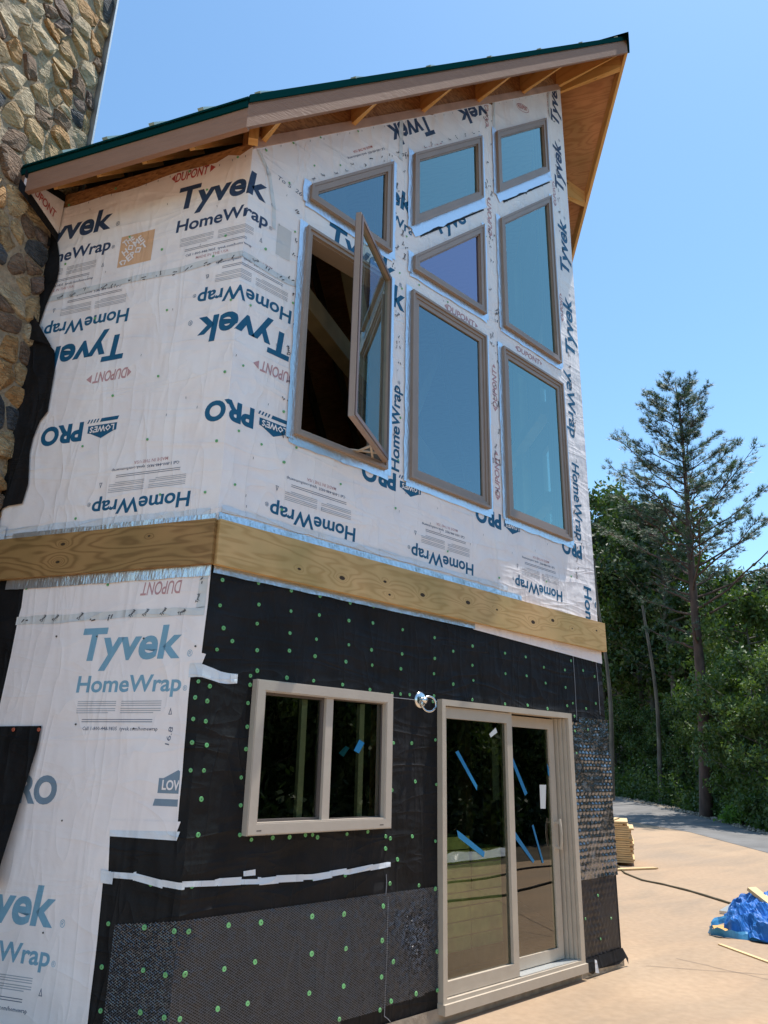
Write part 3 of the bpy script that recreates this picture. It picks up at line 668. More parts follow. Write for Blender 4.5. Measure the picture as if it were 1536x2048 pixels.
# short staples
stp = []
for _ in range(90):
    s, z = rnd.uniform(-1.6, 4.4), rnd.uniform(3.2, 5.9); stp.append(shape([(0, 0), (.003, 0), (.003, .018), (0, .018)], (s, z), rnd.uniform(-15, 15)))
for i in range(16): stp.append(shape([(0, 0), (.0035, 0), (.0035, .02), (0, .02)], (-1.7+i*.11, 5.90+rnd.uniform(-.02, .02)), 0))
for i in range(32): stp.append(shape([(0, 0), (.0035, 0), (.0035, .02), (0, .02)], (.1+i*.138, TOPZ(.1+i*.138)-.05-rnd.uniform(0, .02)), 0))
for h in OPEN: stp = subtract(stp, h)
tag(sheet('staples', stp, .0130, M['ink_black'], wrap_up), kind='stuff')
# vertical cream tapes between panels at the top
for x, za, zb in ((1.56, 6.95, 7.42), (3.03, 8.4, 8.78), (4.22, 9.45, 9.87)): tape_run([(x, za), (x, zb)], .05, .0115, M['seam_tape'], wrap_up)
tape_run([(.04, 6.0), (.16, 5.85), (.22, 5.6), (.24, 5.4)], .035, .0115, M['seam_tape'], wrap_up)

# ---------------- foil flashing above and below the ledger
def foilstrip(s0, s1, z0, z1, off, seed):
    n_ = int((s1-s0)/.05)+1; P = []; Q = []
    for i in range(n_+1):
        s = s0+(s1-s0)*i/n_; P.append((s, z0+.006*mnoise.noise(Vector((s*6, seed, 0))))); Q.append((s, z1+.010*mnoise.noise(Vector((s*5, seed, 4)))))
    return sheet('foil_flashing', [[P[i], P[i+1], Q[i+1], Q[i]] for i in range(n_)], lambda s, z: off+.004*mnoise.noise(Vector((s*14, z*9, seed))), M['foil'], house)
foilstrip(-1.62, -.0001, 3.055, 3.115, .017, 1); foilstrip(.0001, 3.2, 3.055, 3.125, .017, 2)
foilstrip(-1.60, -.0001, 2.715, 2.80, .019, 3); foilstrip(.0001, 2.52, 2.735, 2.80, .017, 4)
tape_run([(-1.7, 3.13), (-.9, 3.135), (-.05, 3.13)], .05, .0145, M['white_tape'], wrap_up, 'clear_tape', 5)
tape_run([(.02, 3.155), (1.5, 3.16), (3.0, 3.165)], .04, .0145, M['white_tape'], wrap_up, 'clear_tape', 6)
sheet('clear_tape', [rect(-1.86, 2.98, -1.68, 3.17)], .03, M['white_tape'], wrap_up)
sheet('housewrap', [[(2.5, 2.73), (4.545, 2.66), (4.545, 2.80), (2.5, 2.80)]], .014, M['wrap'], house)
# ledger boards (the two boards butt at the corner)
mb = MB()
def board(mb, s0, s1, z0, z1, o0, o1, fm):
    P = lambda s, z, o: fm(s, z, o)
    mb.quad(P(s0, z0, o1), P(s1, z0, o1), P(s1, z1, o1), P(s0, z1, o1), [(s0, z0), (s1, z0), (s1, z1), (s0, z1)])
    mb.quad(P(s0, z1, o1), P(s1, z1, o1), P(s1, z1, o0), P(s0, z1, o0), [(s0, z1), (s1, z1), (s1, z1+.03), (s0, z1+.03)])
    mb.quad(P(s0, z0, o0), P(s1, z0, o0), P(s1, z0, o1), P(s0, z0, o1), [(s0, z0-.03), (s1, z0-.03), (s1, z0), (s0, z0)])
    mb.quad(P(s1, z0, o1), P(s1, z0, o0), P(s1, z1, o0), P(s1, z1, o1), [(s1, z0), (s1+.03, z0), (s1+.03, z1), (s1, z1)])
    mb.quad(P(s0, z0, o0), P(s0, z0, o1), P(s0, z1, o1), P(s0, z1, o0), [(s0-.03, z0), (s0, z0), (s0, z1), (s0-.03, z1)])
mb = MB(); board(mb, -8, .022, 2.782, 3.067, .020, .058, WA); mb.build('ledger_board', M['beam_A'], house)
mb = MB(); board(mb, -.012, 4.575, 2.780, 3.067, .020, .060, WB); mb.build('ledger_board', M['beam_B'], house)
# ---------------- windows
def ringmesh(outer, inner, o0, o1, fm, mb):
    """frame ring with front face at o1, outer side back to o0 and inner side back to o0"""
    outer, inner = ccw(outer), ccw(inner); n_ = len(outer)
    for i in range(n_):
        a, b, c, d = outer[i], outer[(i+1) % n_], inner[(i+1) % n_], inner[i]
        mb.quad(fm(*a, o1), fm(*b, o1), fm(*c, o1), fm(*d, o1)); mb.quad(fm(*b, o1), fm(*a, o1), fm(*a, o0), fm(*b, o0)); mb.quad(fm(*d, o1), fm(*c, o1), fm(*c, o0), fm(*d, o0))
def window(k, glassm, label, fm=WB, casement=False, flash=True, pane=True):
    p = WIN[k]; mb = MB(); ringmesh(p, inset(p, .022), -.01, .050, fm, mb)
    ringmesh(inset(p, .0225), inset(p, .052 if casement else .068), -.02, .036 if casement else .042, fm, mb)
    f = mb.build('window', M['clad'], house); tag(f, label)
    mb = MB()
    if casement: ringmesh(inset(p, .0525), inset(p, .095), -.03, .026, fm, mb)
    else: ringmesh(inset(p, .0685), inset(p, .080), -.02, .026, fm, mb)
    if pane or not casement: mb.build('sash', M['clad'], f)
    if pane:
        g = inset(p, .07); mb = MB(); mb.poly([fm(*q, .012) for q in ccw(g)]); mb.build('pane', M[glassm], f)
    if flash:
        i_ = 0; q = ccw(p); n_ = len(q); ww = [.055]*n_
        for i in range(n_):
            a, b = Vector(q[i]), Vector(q[(i+1) % n_]); e = (b-a).normalized(); nn = Vector((e.y, -e.x)); L = (b-a).length
            if nn.y > .5: continue                                 # head flashing is taped under the wrap
            wd = .095 if nn.y < -.5 else .062
            if abs(e.x) > .9 and nn.y < -.9: wd = .07
            kk = max(2, int(L/.08)); pol = []; ex = .035
            for j in range(kk):
                t0, t1 = -ex+(L+2*ex)*j/kk, -ex+(L+2*ex)*(j+1)/kk
                w0, w1 = [wd*(1+.22*mnoise.noise(Vector((t*7, i*3, hash(k) % 7 if 0 else ord(k[1]))))) for t in (t0, t1)]
                pol.append(ccw([tuple(a+e*t0-nn*.01), tuple(a+e*t1-nn*.01), tuple(a+e*t1+nn*w1), tuple(a+e*t0+nn*w0)]))
            sheet('flashing_tape', pol, lambda s, z, i=i: .0155+.0012*i+.0035*abs(mnoise.noise(Vector((s*17, z*17, 2)))), M['foil'], f)
            if nn.y < -.2 and abs(e.y) > .3:                       # black felt peeping out under the sloping sill
                a2, b2 = a+e*.05+nn*.085, b-e*.05+nn*.10; sheet('felt_strip', [ccw([tuple(a2), tuple(b2), tuple(b2+nn*.014), tuple(a2+nn*.030)])], .0140, M['felt'], f)
    return f
window('W1', 'glass_blue', 'upper left sloped-head window above the open casement')
window('W2', 'glass_up', 'middle parallelogram window under the rake')
window('W3', 'glass_up', 'highest parallelogram window near the gable tip')
window('W4', 'glass_violet', 'triangular window with violet tinted glass')
window('W5', 'glass_up', 'tall sloped-head window on the right')
w6 = window('W6', 'glass_blue', 'open casement window with its sash swung out', casement=True, pane=False)
window('W7', 'glass_blue', 'closed middle casement window', casement=True); window('W8', 'glass_up', 'closed right casement window', casement=True)
for k in ('W2', 'W3', 'W5', 'W7', 'W8'): window(k, 'glass_up', 'window in the far gable wall', fm=WM, flash=False)
# open sash: hinged on the right jamb, swung out
HX, ANG = 1.405, R(90+2)
# swing direction found from the picture: lower free corner and upper free corner
dv = Vector((cos(R(209)), sin(R(209)), 0))
def WS(s, z, o):       # s from hinge (0) to free edge, o thickness
    nn = Vector((dv.y, -dv.x, 0)); return Vector((HX, -.055, 0))+dv*s+nn*o+Vector((0, 0, z))
SW = .84
p = rect(0, 3.875, SW, 5.55); mb = MB(); ringmesh(p, inset(p, .05), 0, .02, WS, mb); ringmesh(p, inset(p, .05), 0, -.02, WS, mb)
f = mb.build('sash', M['clad'], w6); 
mb = MB(); ringmesh(inset(p, .012), inset(p, .045), .0, .028, WS, mb); ringmesh(inset(p, .012), inset(p, .045), .0, -.028, WS, mb); mb.build('sash', M['clad_dark'], w6)
mb = MB(); mb.poly([WS(*q, .0) for q in inset(p, .045)]); mb.build('pane', M['glass_sash'], w6)
mb = MB(); mb.bar(WS(.30, 3.905, 0), Vector((1.12, -.02, 3.885)), .02, .01); mb.bar(WS(.12, 3.905, 0), Vector((1.05, -.02, 3.885)), .02, .01); mb.bar(WS(.42, 3.905, 0), Vector((1.30, -.02, 3.885)), .016, .01); mb.build('hinge_arm', M['vinyl_door'], w6)
# interior jamb liner of the opening
mb = MB(); ringmesh(inset(WIN['W6'], .05), inset(WIN['W6'], .062), -.14, .01, WB, mb); mb.build('jamb_liner', M['clad'], w6)
# --- sliding window
mb = MB(); ringmesh(SL, inset(SL, .070), -.02, .052, WB, mb); ringmesh(inset(SL, .006), inset(SL, .062), .05, .058, WB, mb); f = mb.build('window', M['vinyl'], house); tag(f, 'two-light sliding window with wide tan frame in the felt')
mb = MB(); board(mb, .925, .985, 1.312, 2.062, -.02, .040, WB); mb.build('meeting_rail', M['vinyl'], f)
mb = MB(); ringmesh(rect(.425, 1.315, .925, 2.06), rect(.44, 1.33, .905, 2.045), -.03, .016, WB, mb); ringmesh(rect(.985, 1.315, 1.465, 2.06), rect(.992, 1.322, 1.458, 2.053), -.03, .016, WB, mb); mb.build('sash', M['weep'], f)
mb = MB(); mb.quad(WB(.43, 1.32, .0), WB(.93, 1.32, .0), WB(.93, 2.055, .0), WB(.43, 2.055, .0)); mb.build('pane', M['glass_low'], f)
mb = MB(); mb.quad(WB(.98, 1.32, .006), WB(1.46, 1.32, .006), WB(1.46, 2.055, .006), WB(.98, 2.055, .006)); mb.build('pane', M['glass_low'], f)
mb = MB(); board(mb, .785, .83, 1.32, 2.05, -.07, -.04, WB); board(mb, 1.30, 1.345, 1.32, 2.05, -.07, -.04, WB); mb.build('inner_stile', M['vinyl'], f)
mb = MB()
for s in (.42, 1.42): mb.quad(WB(s, 1.268, .0585), WB(s+.035, 1.268, .0585), WB(s+.035, 1.274, .0585), WB(s, 1.274, .0585))
mb.build('weep_hole', M['weep'], f)
for pts in ([(706, 1501), (716, 1507), (727, 1486), (717, 1479)], [(678, 1506), (688, 1514), (700, 1496), (692, 1492)]):
    sheet('masking_tape', [ccw([pB(*q) for q in pts])], .009 if pts[0][0] > 700 else -.004, M['blue_tape'], f)
# --- sliding patio door
mb = MB(); ringmesh([(2.06, .10), (3.86, .10), (3.86, 2.135), (2.06, 2.135)], [(2.10, .15), (3.80, .15), (3.80, 2.09), (2.10, 2.09)], -.10, .055, WB, mb); dr = mb.build('patio_door', M['vinyl_door'], house); tag(dr, 'two-panel sliding glass patio door with sand frame')
mb = MB(); ringmesh(rect(2.10, .155, 2.97, 2.085), rect(2.135, .245, 2.90, 2.0), -.04, .030, WB, mb); f1 = mb.build('door_panel', M['vinyl_door'], dr)
mb = MB(); ringmesh(rect(2.93, .165, 3.70, 2.075), rect(2.99, .25, 3.62, 1.985), -.09, -.045, WB, mb); mb.build('door_panel', M['vinyl_door'], dr)
mb = MB(); mb.quad(WB(2.13, .24, .004), WB(2.91, .24, .004), WB(2.91, 2.01, .004), WB(2.13, 2.01, .004)); mb.build('pane', M['glass_low'], dr)
mb = MB(); mb.quad(WB(2.96, .24, -.06), WB(3.64, .24, -.06), WB(3.64, 2.0, -.06), WB(2.96, 2.0, -.06)); mb.build('pane', M['glass_low'], dr)
mb = MB()
for i in range(4): board(mb, 3.70+i*.026, 3.715+i*.026, .16, 2.085, -.09, -.055+i*.028, WB)
mb.build('jamb_track', M['vinyl_door'], dr)
mb = MB(); board(mb, 2.97, 3.80, .152, .158, -.09, .04, WB); mb.build('sill_track', M['alu'], dr)
mb = MB(); board(mb, 2.055, 3.865, .06, .125, .0, .075, WB); mb.build('door_sill', M['vinyl_door'], dr)
mb = MB()
for z in (1.02, 1.22): mb.bar(Vector((3.66, .045, z)), Vector((3.66, -.0, z)), .02, .02)
mb.tube([Vector((3.66, .0, 1.0)), Vector((3.655, -.012, 1.06)), Vector((3.655, -.016, 1.12)), Vector((3.655, -.012, 1.18)), Vector((3.66, .0, 1.24))], .012, 6); mb.build('door_handle', M['vinyl_door'], dr)
for q in ([(909, 1504), (915, 1501), (953, 1571), (952, 1581)], [(1024, 1498), (1029, 1496), (1066, 1587), (1061, 1592)], [(912, 1660), (917, 1663), (968, 1704), (966, 1715), (915, 1675)], [(1032, 1660), (1037, 1657), (1080, 1722), (1078, 1728), (1034, 1668)], [(1075, 1652), (1078, 1650), (1099, 1726), (1096, 1728)], [(1105, 1527), (1108, 1535), (1111, 1556), (1107, 1550)]):
    sheet('masking_tape', tri(ccw([pB(*z) for z in q])), .008 if q[0][0] < 1000 else -.056, M['blue_tape'], dr)
sheet('label_sticker', [ccw([pB(*z) for z in [(1090, 1570), (1103, 1570), (1102, 1618), (1092, 1618)]])], -.055, M['label'], dr)
sheet('label_sticker', [ccw([pB(*z) for z in [(977, 1468), (990, 1455), (993, 1465), (980, 1475)]])], .0075, M['label'], dr)
# --- things inside the lower room
wx = pB(915, 1850, -.9); t = empty('wrapped_pallet', (wx[0], .9, .09), 'yellowish shrink-wrapped pallet load behind the left glass of the patio door', 'pallet')
mb = MB()
for i in range(8):
    for dx, w_ in ((-.32, .34), (.12, .5)):
        h = .11
        if dx < 0 or i < 7: mb.box((dx+random.uniform(-.01, .01), 0, .12+i*h), w_, .55, h-.01, random.uniform(-.03, .03))
b_ = mb.build('wrapped_bags', M['shrinkwrap'], t); mb = MB(); [mb.box((0, y, 0), 1.05, .09, .11) for y in (-.25, 0, .25)]; mb.build('pallet_base', M['lumber'], t)
t = tag(mesh('panel_box', [], [], M['gypsum']), 'grey wall cabinet seen inside through the left door glass', 'cabinet'); bpy.data.objects.remove(t)
mb = MB(); cx2 = pB(1003, 1600, -.7); mb.box((cx2[0], .7, cx2[1]), .16, .10, .55, .2); t = tag(mb.build('wall_cabinet', M['gypsum']), 'grey wall cabinet seen inside through the left door glass', 'cabinet')
mb = MB(); mb.box((cx2[0], .7, cx2[1]+.02), .13, .112, .51, .2); mb.build('cabinet_door', M['label'], t)
mb = MB()
for x in (3.9, 4.3): mb.bar(Vector((x, 1.3, .1)), Vector((x, 1.3, 2.75)), .1, .1, upv=Vector((0, 1, 0)))
mb.bar(Vector((3.9, 1.3, 2.1)), Vector((4.3, 1.3, 2.1)), .1, .1); mb.build('interior_post', M['shaded_wood'], house)

# ---------------- mesh and dimpled drainage sheets
def lattice(s0, s1, ztop, zbot, fm_):
    mb = MB(); cw, ch = .0235, .0135; rnd = random.Random(3); wd = .0036
    def off(s, z): return .016+.0035*mnoise.noise(Vector((s*3.2, z*3.2, 7)))+(.0035*sin(s*70)*sin(z*85) if s > 1.3 else 0)
    i = 0; s = s0
    while s < s1-.001:
        zt, zb = ztop(s), zbot(s); n_ = int((zt-zb)/ch)
        for j in range(n_):
            z = zt-(j+1)*ch; e = min(s+cw/2, s1); e2 = min(s+cw, s1)
            jz = (i % 2)*0
            for (x0, y0, x1, y1) in ((s, z, e, z+ch/2), (e, z+ch/2, e2, z), (s, z+ch, e, z+ch/2), (e, z+ch/2, e2, z+ch)):
                if x1-x0 < .002: continue
                t0 = rnd.uniform(-.0009, .0009)*(1+1.7*max(0, math.exp(-((s-1.80)/.17)**2-((z-.55)/.24)**2)*1.3+.5*mnoise.noise(Vector((s*9, z*9, 3)))-.25)*(fm_ is WB and s > 1.3)); a, b = fm_(x0, y0-wd/2, off(x0, y0)+t0), fm_(x1, y1-wd/2, off(x1, y1)+t0); c, d = fm_(x1, y1+wd/2, off(x1, y1)-t0), fm_(x0, y0+wd/2, off(x0, y0)-t0); mb.quad(a, b, c, d)
        s += cw; i += 1
    return mb
m1 = lattice(-.39, .010, lambda s: .80+.045*(s+.39)/.39, lambda s: .16, WA).build('plastic_mesh', M['mesh_plastic'], house); tag(m1, 'black plastic mesh lath, left of the corner', kind='stuff')
m2 = lattice(-.010, 2.055, lambda s: .845, lambda s: .13+.035*s, WB).build('plastic_mesh', M['mesh_plastic'], house); tag(m2, 'black plastic mesh lath beside the patio door', kind='stuff')
def dimple_mat():
    m, n, l, p = nm('dimpled_plastic'); p.inputs['Base Color'].default_value = (.014, .014, .018, 1); p.inputs['Roughness'].default_value = .16; p.inputs['IOR'].default_value = 2.1; p.inputs['Coat Weight'].default_value = 1.0; p.inputs['Coat IOR'].default_value = 1.9; p.inputs['Coat Roughness'].default_value = .12
    tc = n.new('ShaderNodeTexCoord'); t = n.new('ShaderNodeTexNoise'); t.inputs['Scale'].default_value = 26; t.inputs['Detail'].default_value = 5; l.new(tc.outputs['UV'], t.inputs[0])
    b = n.new('ShaderNodeBump'); b.inputs['Strength'].default_value = .8; b.inputs['Distance'].default_value = .02; l.new(t.outputs[0], b.inputs['Height']); l.new(b.outputs[0], p.inputs['Normal'])
    t4 = n.new('ShaderNodeTexNoise'); t4.inputs['Scale'].default_value = 11; t4.inputs['Detail'].default_value = 6; l.new(tc.outputs['UV'], t4.inputs[0])
    r4 = ramp(n, l, t4.outputs[0], [(.55, (.016, .016, .020)), (.74, (.30, .32, .35))]); l.new(r4.outputs[0], p.inputs['Base Color']); r5 = ramp(n, l, t4.outputs[0], [(.56, (0, 0, 0)), (.74, (.8, .8, .8))]); l.new(r5.outputs[0], p.inputs['Metallic'])  # pale metallic blotches paint sky sheen and glints into the plastic
    return m
M['dimple'] = dimple_mat(); M['dimple_dull'] = plain('dimpled_plastic_dull', (.030, .026, .026), .45, spec=.4, bump=.3, bscale=30)
def dimples(s0, s1, z0, z1, base, amp, mat, label, skew=0.0):
    nx, nz_ = int((s1-s0)/.0095), int((z1-z0)/.0095); vs, fs, uv = [], [], []
    for j in range(nz_+1):
        for i in range(nx+1):
            s = s0+(s1-s0)*i/nx; z = z0+(z1-z0)*j/nz_+skew*(i/nx-.5); r_ = int(z/.055); u = ((s/.062)+(r_ % 2)*.5) % 1-.5; v = (z/.055) % 1-.5
            d = max(0, 1-(u*u+v*v)*7); a = amp*(.15+1.7*max(0, mnoise.noise(Vector((s*3.5, z*3.4, 5)))+.25)); o = base+d*a+.007*mnoise.noise(Vector((s*7, z*7, 9)))
            vs.append(Vector((s, -o, z))); uv.append((s, z))
    for j in range(nz_):
        for i in range(nx): k = j*(nx+1)+i; fs.append((k, k+1, k+nx+2, k+nx+1))
    o = mesh('dimpled_sheet', vs, fs, mat, house, uv, smooth=True); tag(o, label)
dimples(3.90, 4.50, .135, .78, .012, .008, M['dimple_dull'], 'dull lowest dimpled drainage sheet by the door', -.0)
dimples(3.885, 4.545, .74, 1.40, .020, .012, M['dimple'], 'shiny middle dimpled drainage sheet by the door')
dimples(3.885, 4.545, 1.375, 2.065, .029, .013, M['dimple'], 'shiny upper dimpled drainage sheet by the door')
dimples(4.03, 4.55, 1.99, 2.115, .024, .007, M['dimple'], 'small top strip of dimpled drainage sheet')
sheet('felt_flap', tri([(3.90, .05), (3.99, .02), (4.05, .05), (4.40, .04), (4.53, .07), (4.56, .02), (4.59, .06), (4.52, .15), (3.90, .14)]), lambda s, z: .03+.45*max(0, .12-z)*(.6+.4*sin(s*20)), M['felt'], house)
sheet('white_tape', [[(3.97, .04), (4.03, .03), (4.0, .13), (3.97, .14)]], .075, M['white_tape'], house)

# ---------------- pale tapes on the felt
rag([pA(206, 1752), pA(222, 1750)]+[(-.30, 1.045), (-.12, 1.02), (0, 1.015)], .038, .012, M['white_tape'], felt, 'white_tape', 1)
rag([(0, 1.015), (.22, 1.015), (.5, 1.0), (.9, .985), (1.2, 1.0), (1.565, 1.015)], .034, .012, M['white_tape'], felt, 'white_tape', 2)
sheet('white_tape', [ccw([pB(*q) for q in [(484, 1742), (508, 1738), (508, 1750), (484, 1752)]])], .015, M['white_tape'], felt)
sheet('white_tape', [ccw([pA(*q) for q in [(205, 1738), (231, 1744), (228, 1768), (205, 1765)]])], .016, M['white_tape'], felt)
sheet('white_tape', [ccw([pA(*q) for q in [(223, 1660), (363, 1663), (356, 1681), (222, 1672)]])], .0135, M['white_tape'], felt)
sheet('white_tape', [ccw([pA(*q) for q in [(222, 1639), (364, 1643), (356, 1664), (222, 1662)]])], .0125, M['wrap_low'], felt)
# curled loose tape near the corner
c_ = []; L0 = pA(388, 1331); 
cl = [(-.085, 2.155, .012), (-.03, 2.155, .014), (0.0, 2.15, .018), (.05, 2.135, .03), (.09, 2.12, .05), (.13, 2.115, .065), (.16, 2.115, .08), (.175, 2.115, .10), (.165, 2.112, .12), (.14, 2.11, .125), (.125, 2.112, .11), (.13, 2.115, .095)]
mb = MB(); 
for i in range(len(cl)-1):
    (a, za, oa), (b, zb, ob) = cl[i], cl[i+1]; ha = .045-.0016*i*1.3; hb = .045-.0016*(i+1)*1.3; mb.quad(W(a, za-ha, oa), W(b, zb-hb, ob), W(b, zb+hb*.8, ob), W(a, za+ha*.8, oa), [(a, za-ha), (b, zb-hb), (b, zb+hb), (a, za+ha)])
mb.build('curled_tape', M['white_tape'], felt, smooth=True)
# loose felt patch hanging at the left
pt = [(-60, 1452), (0, 1453), (88, 1452), (81, 1497), (62, 1575), (48, 1635), (28, 1720), (17, 1770), (-60, 1768)]
pp = [pA(*q) for q in pt]; patch = sheet('felt_patch', tri(ccw(pp)), lambda s, z: .02+.10*max(0, 1.85-z)**1.2*(1 if s > -1.3 else .6), M['felt'], house); tag(patch, 'loose black felt patch pinned by two red caps')

# ---------------- cap nails
def capmesh(name, mat):
    vs = [(0, -.0045, 0)]; fs = []; n_ = 12
    for r_, h in ((.0035, -.004), (.0135, -.0045), (.0155, 0)):
        for k in range(n_): vs.append((r_*cos(2*pi*k/n_), h, r_*sin(2*pi*k/n_)))
    for k in range(n_): fs.append((0, 1+(k+1) % n_, 1+k))
    for q in range(2):
        for k in range(n_): fs.append((1+q*n_+k, 1+q*n_+(k+1) % n_, 1+(q+1)*n_+(k+1) % n_, 1+(q+1)*n_+k))
    me = bpy.data.meshes.new(name); me.from_pydata(vs, [], fs); me.materials.append(mat); me.materials.append(M['cap_centre'])
    for p in me.polygons:
        if p.index < n_: p.material_index = 1
    return me
CG, CR, CP = capmesh('cap_nail', M['cap_green']), capmesh('red_cap_nail', M['cap_red']), capmesh('screw', M['pin'])
rotA = Matrix((-AV, -NA, Vector((0, 0, 1)))).transposed().to_euler()
def cap(s, z, off, parent, me=CG, sc=1.0):
    o = bpy.data.objects.new(me.name, me); col.objects.link(o); o.parent = parent; q = sc*random.uniform(.76, .94)
    o.location = W(s, z, off); o.scale = (q, random.uniform(.7, 1.1), q*random.uniform(.93, 1.05)); tw = Matrix.Rotation(random.uniform(0, 6.28), 4, 'Y'); base = rotA.to_matrix().to_4x4() if s < 0 else Matrix.Identity(4)
    o.rotation_euler = (base @ Matrix.Rotation(random.uniform(-.12, .12), 4, 'X') @ tw).to_euler()
Z1 = [(192,177),(405,195),(598,240),(768,272),(946,311),(1085,333),(1248,365),(1436,403),(177,327),(407,322),(596,361),(764,384),(938,417),(1080,431),(1256,471),(1445,518),
(198,461),(396,435),(590,491),(747,527),(938,560),(1072,590),(1253,614),(1445,641),(250,538),(159,588),(396,592),(587,595),(738,627),(921,660),(1076,680),(1245,702),(1441,731),
(397,713),(357,743),(355,797),(572,755),(730,772),(901,795),(1063,825),(1194,850),(1244,851),(1297,855),(1441,863),(1435,895),(50,776),(117,805),(31,871),(102,893),(20,998),(93,1012),(13,1137),(99,1153),(4,1301),(82,1303),(67,1472),(48,1683),
(342,904),(338,1044),(331,1176),(302,1344),(299,1508),(294,1683),(362,1711),(488,1700),(588,1696),(682,1684),(724,1683),(753,1697),(927,1678),(1050,1664),(1156,1692),(1183,1704),(1313,1692),(1449,1720),(1155,1764),(1202,1140),(1309,1141),(1450,1122),(1331,1368),(1455,1385),(1193,1419)]
Z2 = [(1272,257),(1399,265),(1305,151),(223,259),(403,268),(590,252),(738,243),(935,235),(1076,220),(37,433),(8,623),(3,815)]
Z2m = [(195,449),(326,466),(389,467),(564,440),(706,428),(931,401),(1071,391),(1243,356),(190,637),(287,658),(373,655),(545,632),(680,601),(929,565),(1079,542),(1238,507),(1287,600),(1235,667),(177,822),(282,845),(350,852),(516,807),(648,783),(918,738),(1069,707),(1480,725),(1387,740),(1277,773),(1228,812),(1050,852),(1479,555),(1471,280)]
Z3 = [(254,470),(403,430),(652,485),(811,514),(113,525),(402,578),(656,642),(818,659),(951,593),(1112,614),(1159,543),(1241,502),(1324,543),(1252,618),(1340,664),(964,715),(1117,748),(409,694),(255,723),(402,843),(653,875),(826,885),(979,911),(1130,890),(1173,870),(1275,911),(1349,871),(1186,970)]
def cap_px(x, y, off, parent, me=CG, sc=1.0):
    s, z = pB(x, y, off)
    if any(inside([rect(s-.001, z-.001, s+.001, z+.001)], inset(WIN[k], -.02)) for k in WIN): return
    if s < 0: s, z = pA(x, y, off)
    cap(s, z, off, parent, me, sc)
for x, y in Z1: cap_px(x/2.954+380, y/2.954+1100, .0055, felt)
for x, y in Z2: cap_px(x/2.194+200, y/2.194+1650, .0055, felt)
for x, y in Z2m: cap_px(x/2.194+200, y/2.194+1650, .0205, felt, sc=1.1)
for x, y in Z3: cap_px(x/3.84+840, y/3.84+1180, .0055, felt)
for x, y in [(176, 290), (268, 280), (188, 446), (338, 1450), (357, 1757), (250, 1615), (432, 1612)]: cap_px(x/3.53+1100, y/3.53+1380, .05 if y < 800 else .02, felt, sc=.8)
for x, y in [(83, 182), (239, 182)]: cap_px(x/3.072, y/3.072+1400, .03, patch, CR)
U1 = [(665,62),(829,125),(1155,55),(1360,123),(1092,160),(335,200),(1182,383),(1283,411),(1500,400),(855,436),(487,478),(810,774),(1151,751),(1245,720),(577,874),(1453,955),(1223,1054),(1339,1123),(755,1098),(1109,1105),(423,1133),(1452,1214),(1518,1140),(1203,1329),(820,1380),(1050,1368),(387,1503),(1443,1458)]
for x, y in U1: cap_px(x/2.56, y/2.56+450, .0105, wrap_up, sc=.75)
for x, y in [(1502,732),(1364,770),(1218,805),(593,965),(353,1050),(970,877),(1060,972)]: cap_px(x/2.56, y/2.56, .0105, wrap_up, sc=.75)
for x, y in [(162,542),(662,521)]: cap_px(x/3.072, y/3.072+1000, .0125, wrap_low, sc=.8)
for x, y in [(282,857),(538,969),(20,755),(17,520),(560,548),(780,1170),(1020,1293),(1240,1310),(1355,1287),(550,745)]: cap_px(x/2.327+560, y/2.327+600, .0105, wrap_up, sc=.75)
for x, y in [(65,207),(195,180),(165,315),(290,313),(375,150),(45,398),(72,632),(62,973),(575,830),(585,905),(608,655),(990,655),(920,640),(805,970),(668,888),(1220,640),(250,478)]: cap_px(x/2.4+560, y/2.4+200, .0105, wrap_up, sc=.7)
for x, y in [(347,838),(596,838),(883,850),(1201,898),(466,1378),(820,1404)]: cap_px(x/3.072, y/3.072+1000, .0125, wrap_low, CP, .42)
for x, y in [(381,741),(265,1430)]: cap_px(x/3.072, y/3.072+1400, .0125, wrap_low, CP, .42)

# light fitting: round plate with a loose ring
LP = Vector((1.865, -.004, 2.115)); fx = empty('lamp_mount', (0, 0, 0), 'round metal lamp mount with loose ring, left of the patio door', parent=house)
mb = MB(); mb.tube([LP+Vector((0, 0, 0)), LP+Vector((0, -.012, 0)), LP+Vector((0, -.02, 0)), LP+Vector((0, -.021, 0))], [.062, .060, .045, .001], 20); mb.build('mount_plate', M['chrome'], fx, True)
mb = MB(); mb.tube([LP+Vector((0, -.02, 0)), LP+Vector((.01, -.06, -.005)), LP+Vector((.012, -.062, -.005))], [.018, .024, .001], 12); mb.build('socket', M['chrome'], fx, True)
mb = MB(); mb.tube([LP+Vector((.045+.055*cos(t), -.05-.02*cos(t), -.028+.055*sin(t))) for t in [i*2*pi/20 for i in range(21)]], .008, 8); mb.build('ring', M['chrome'], fx, True)

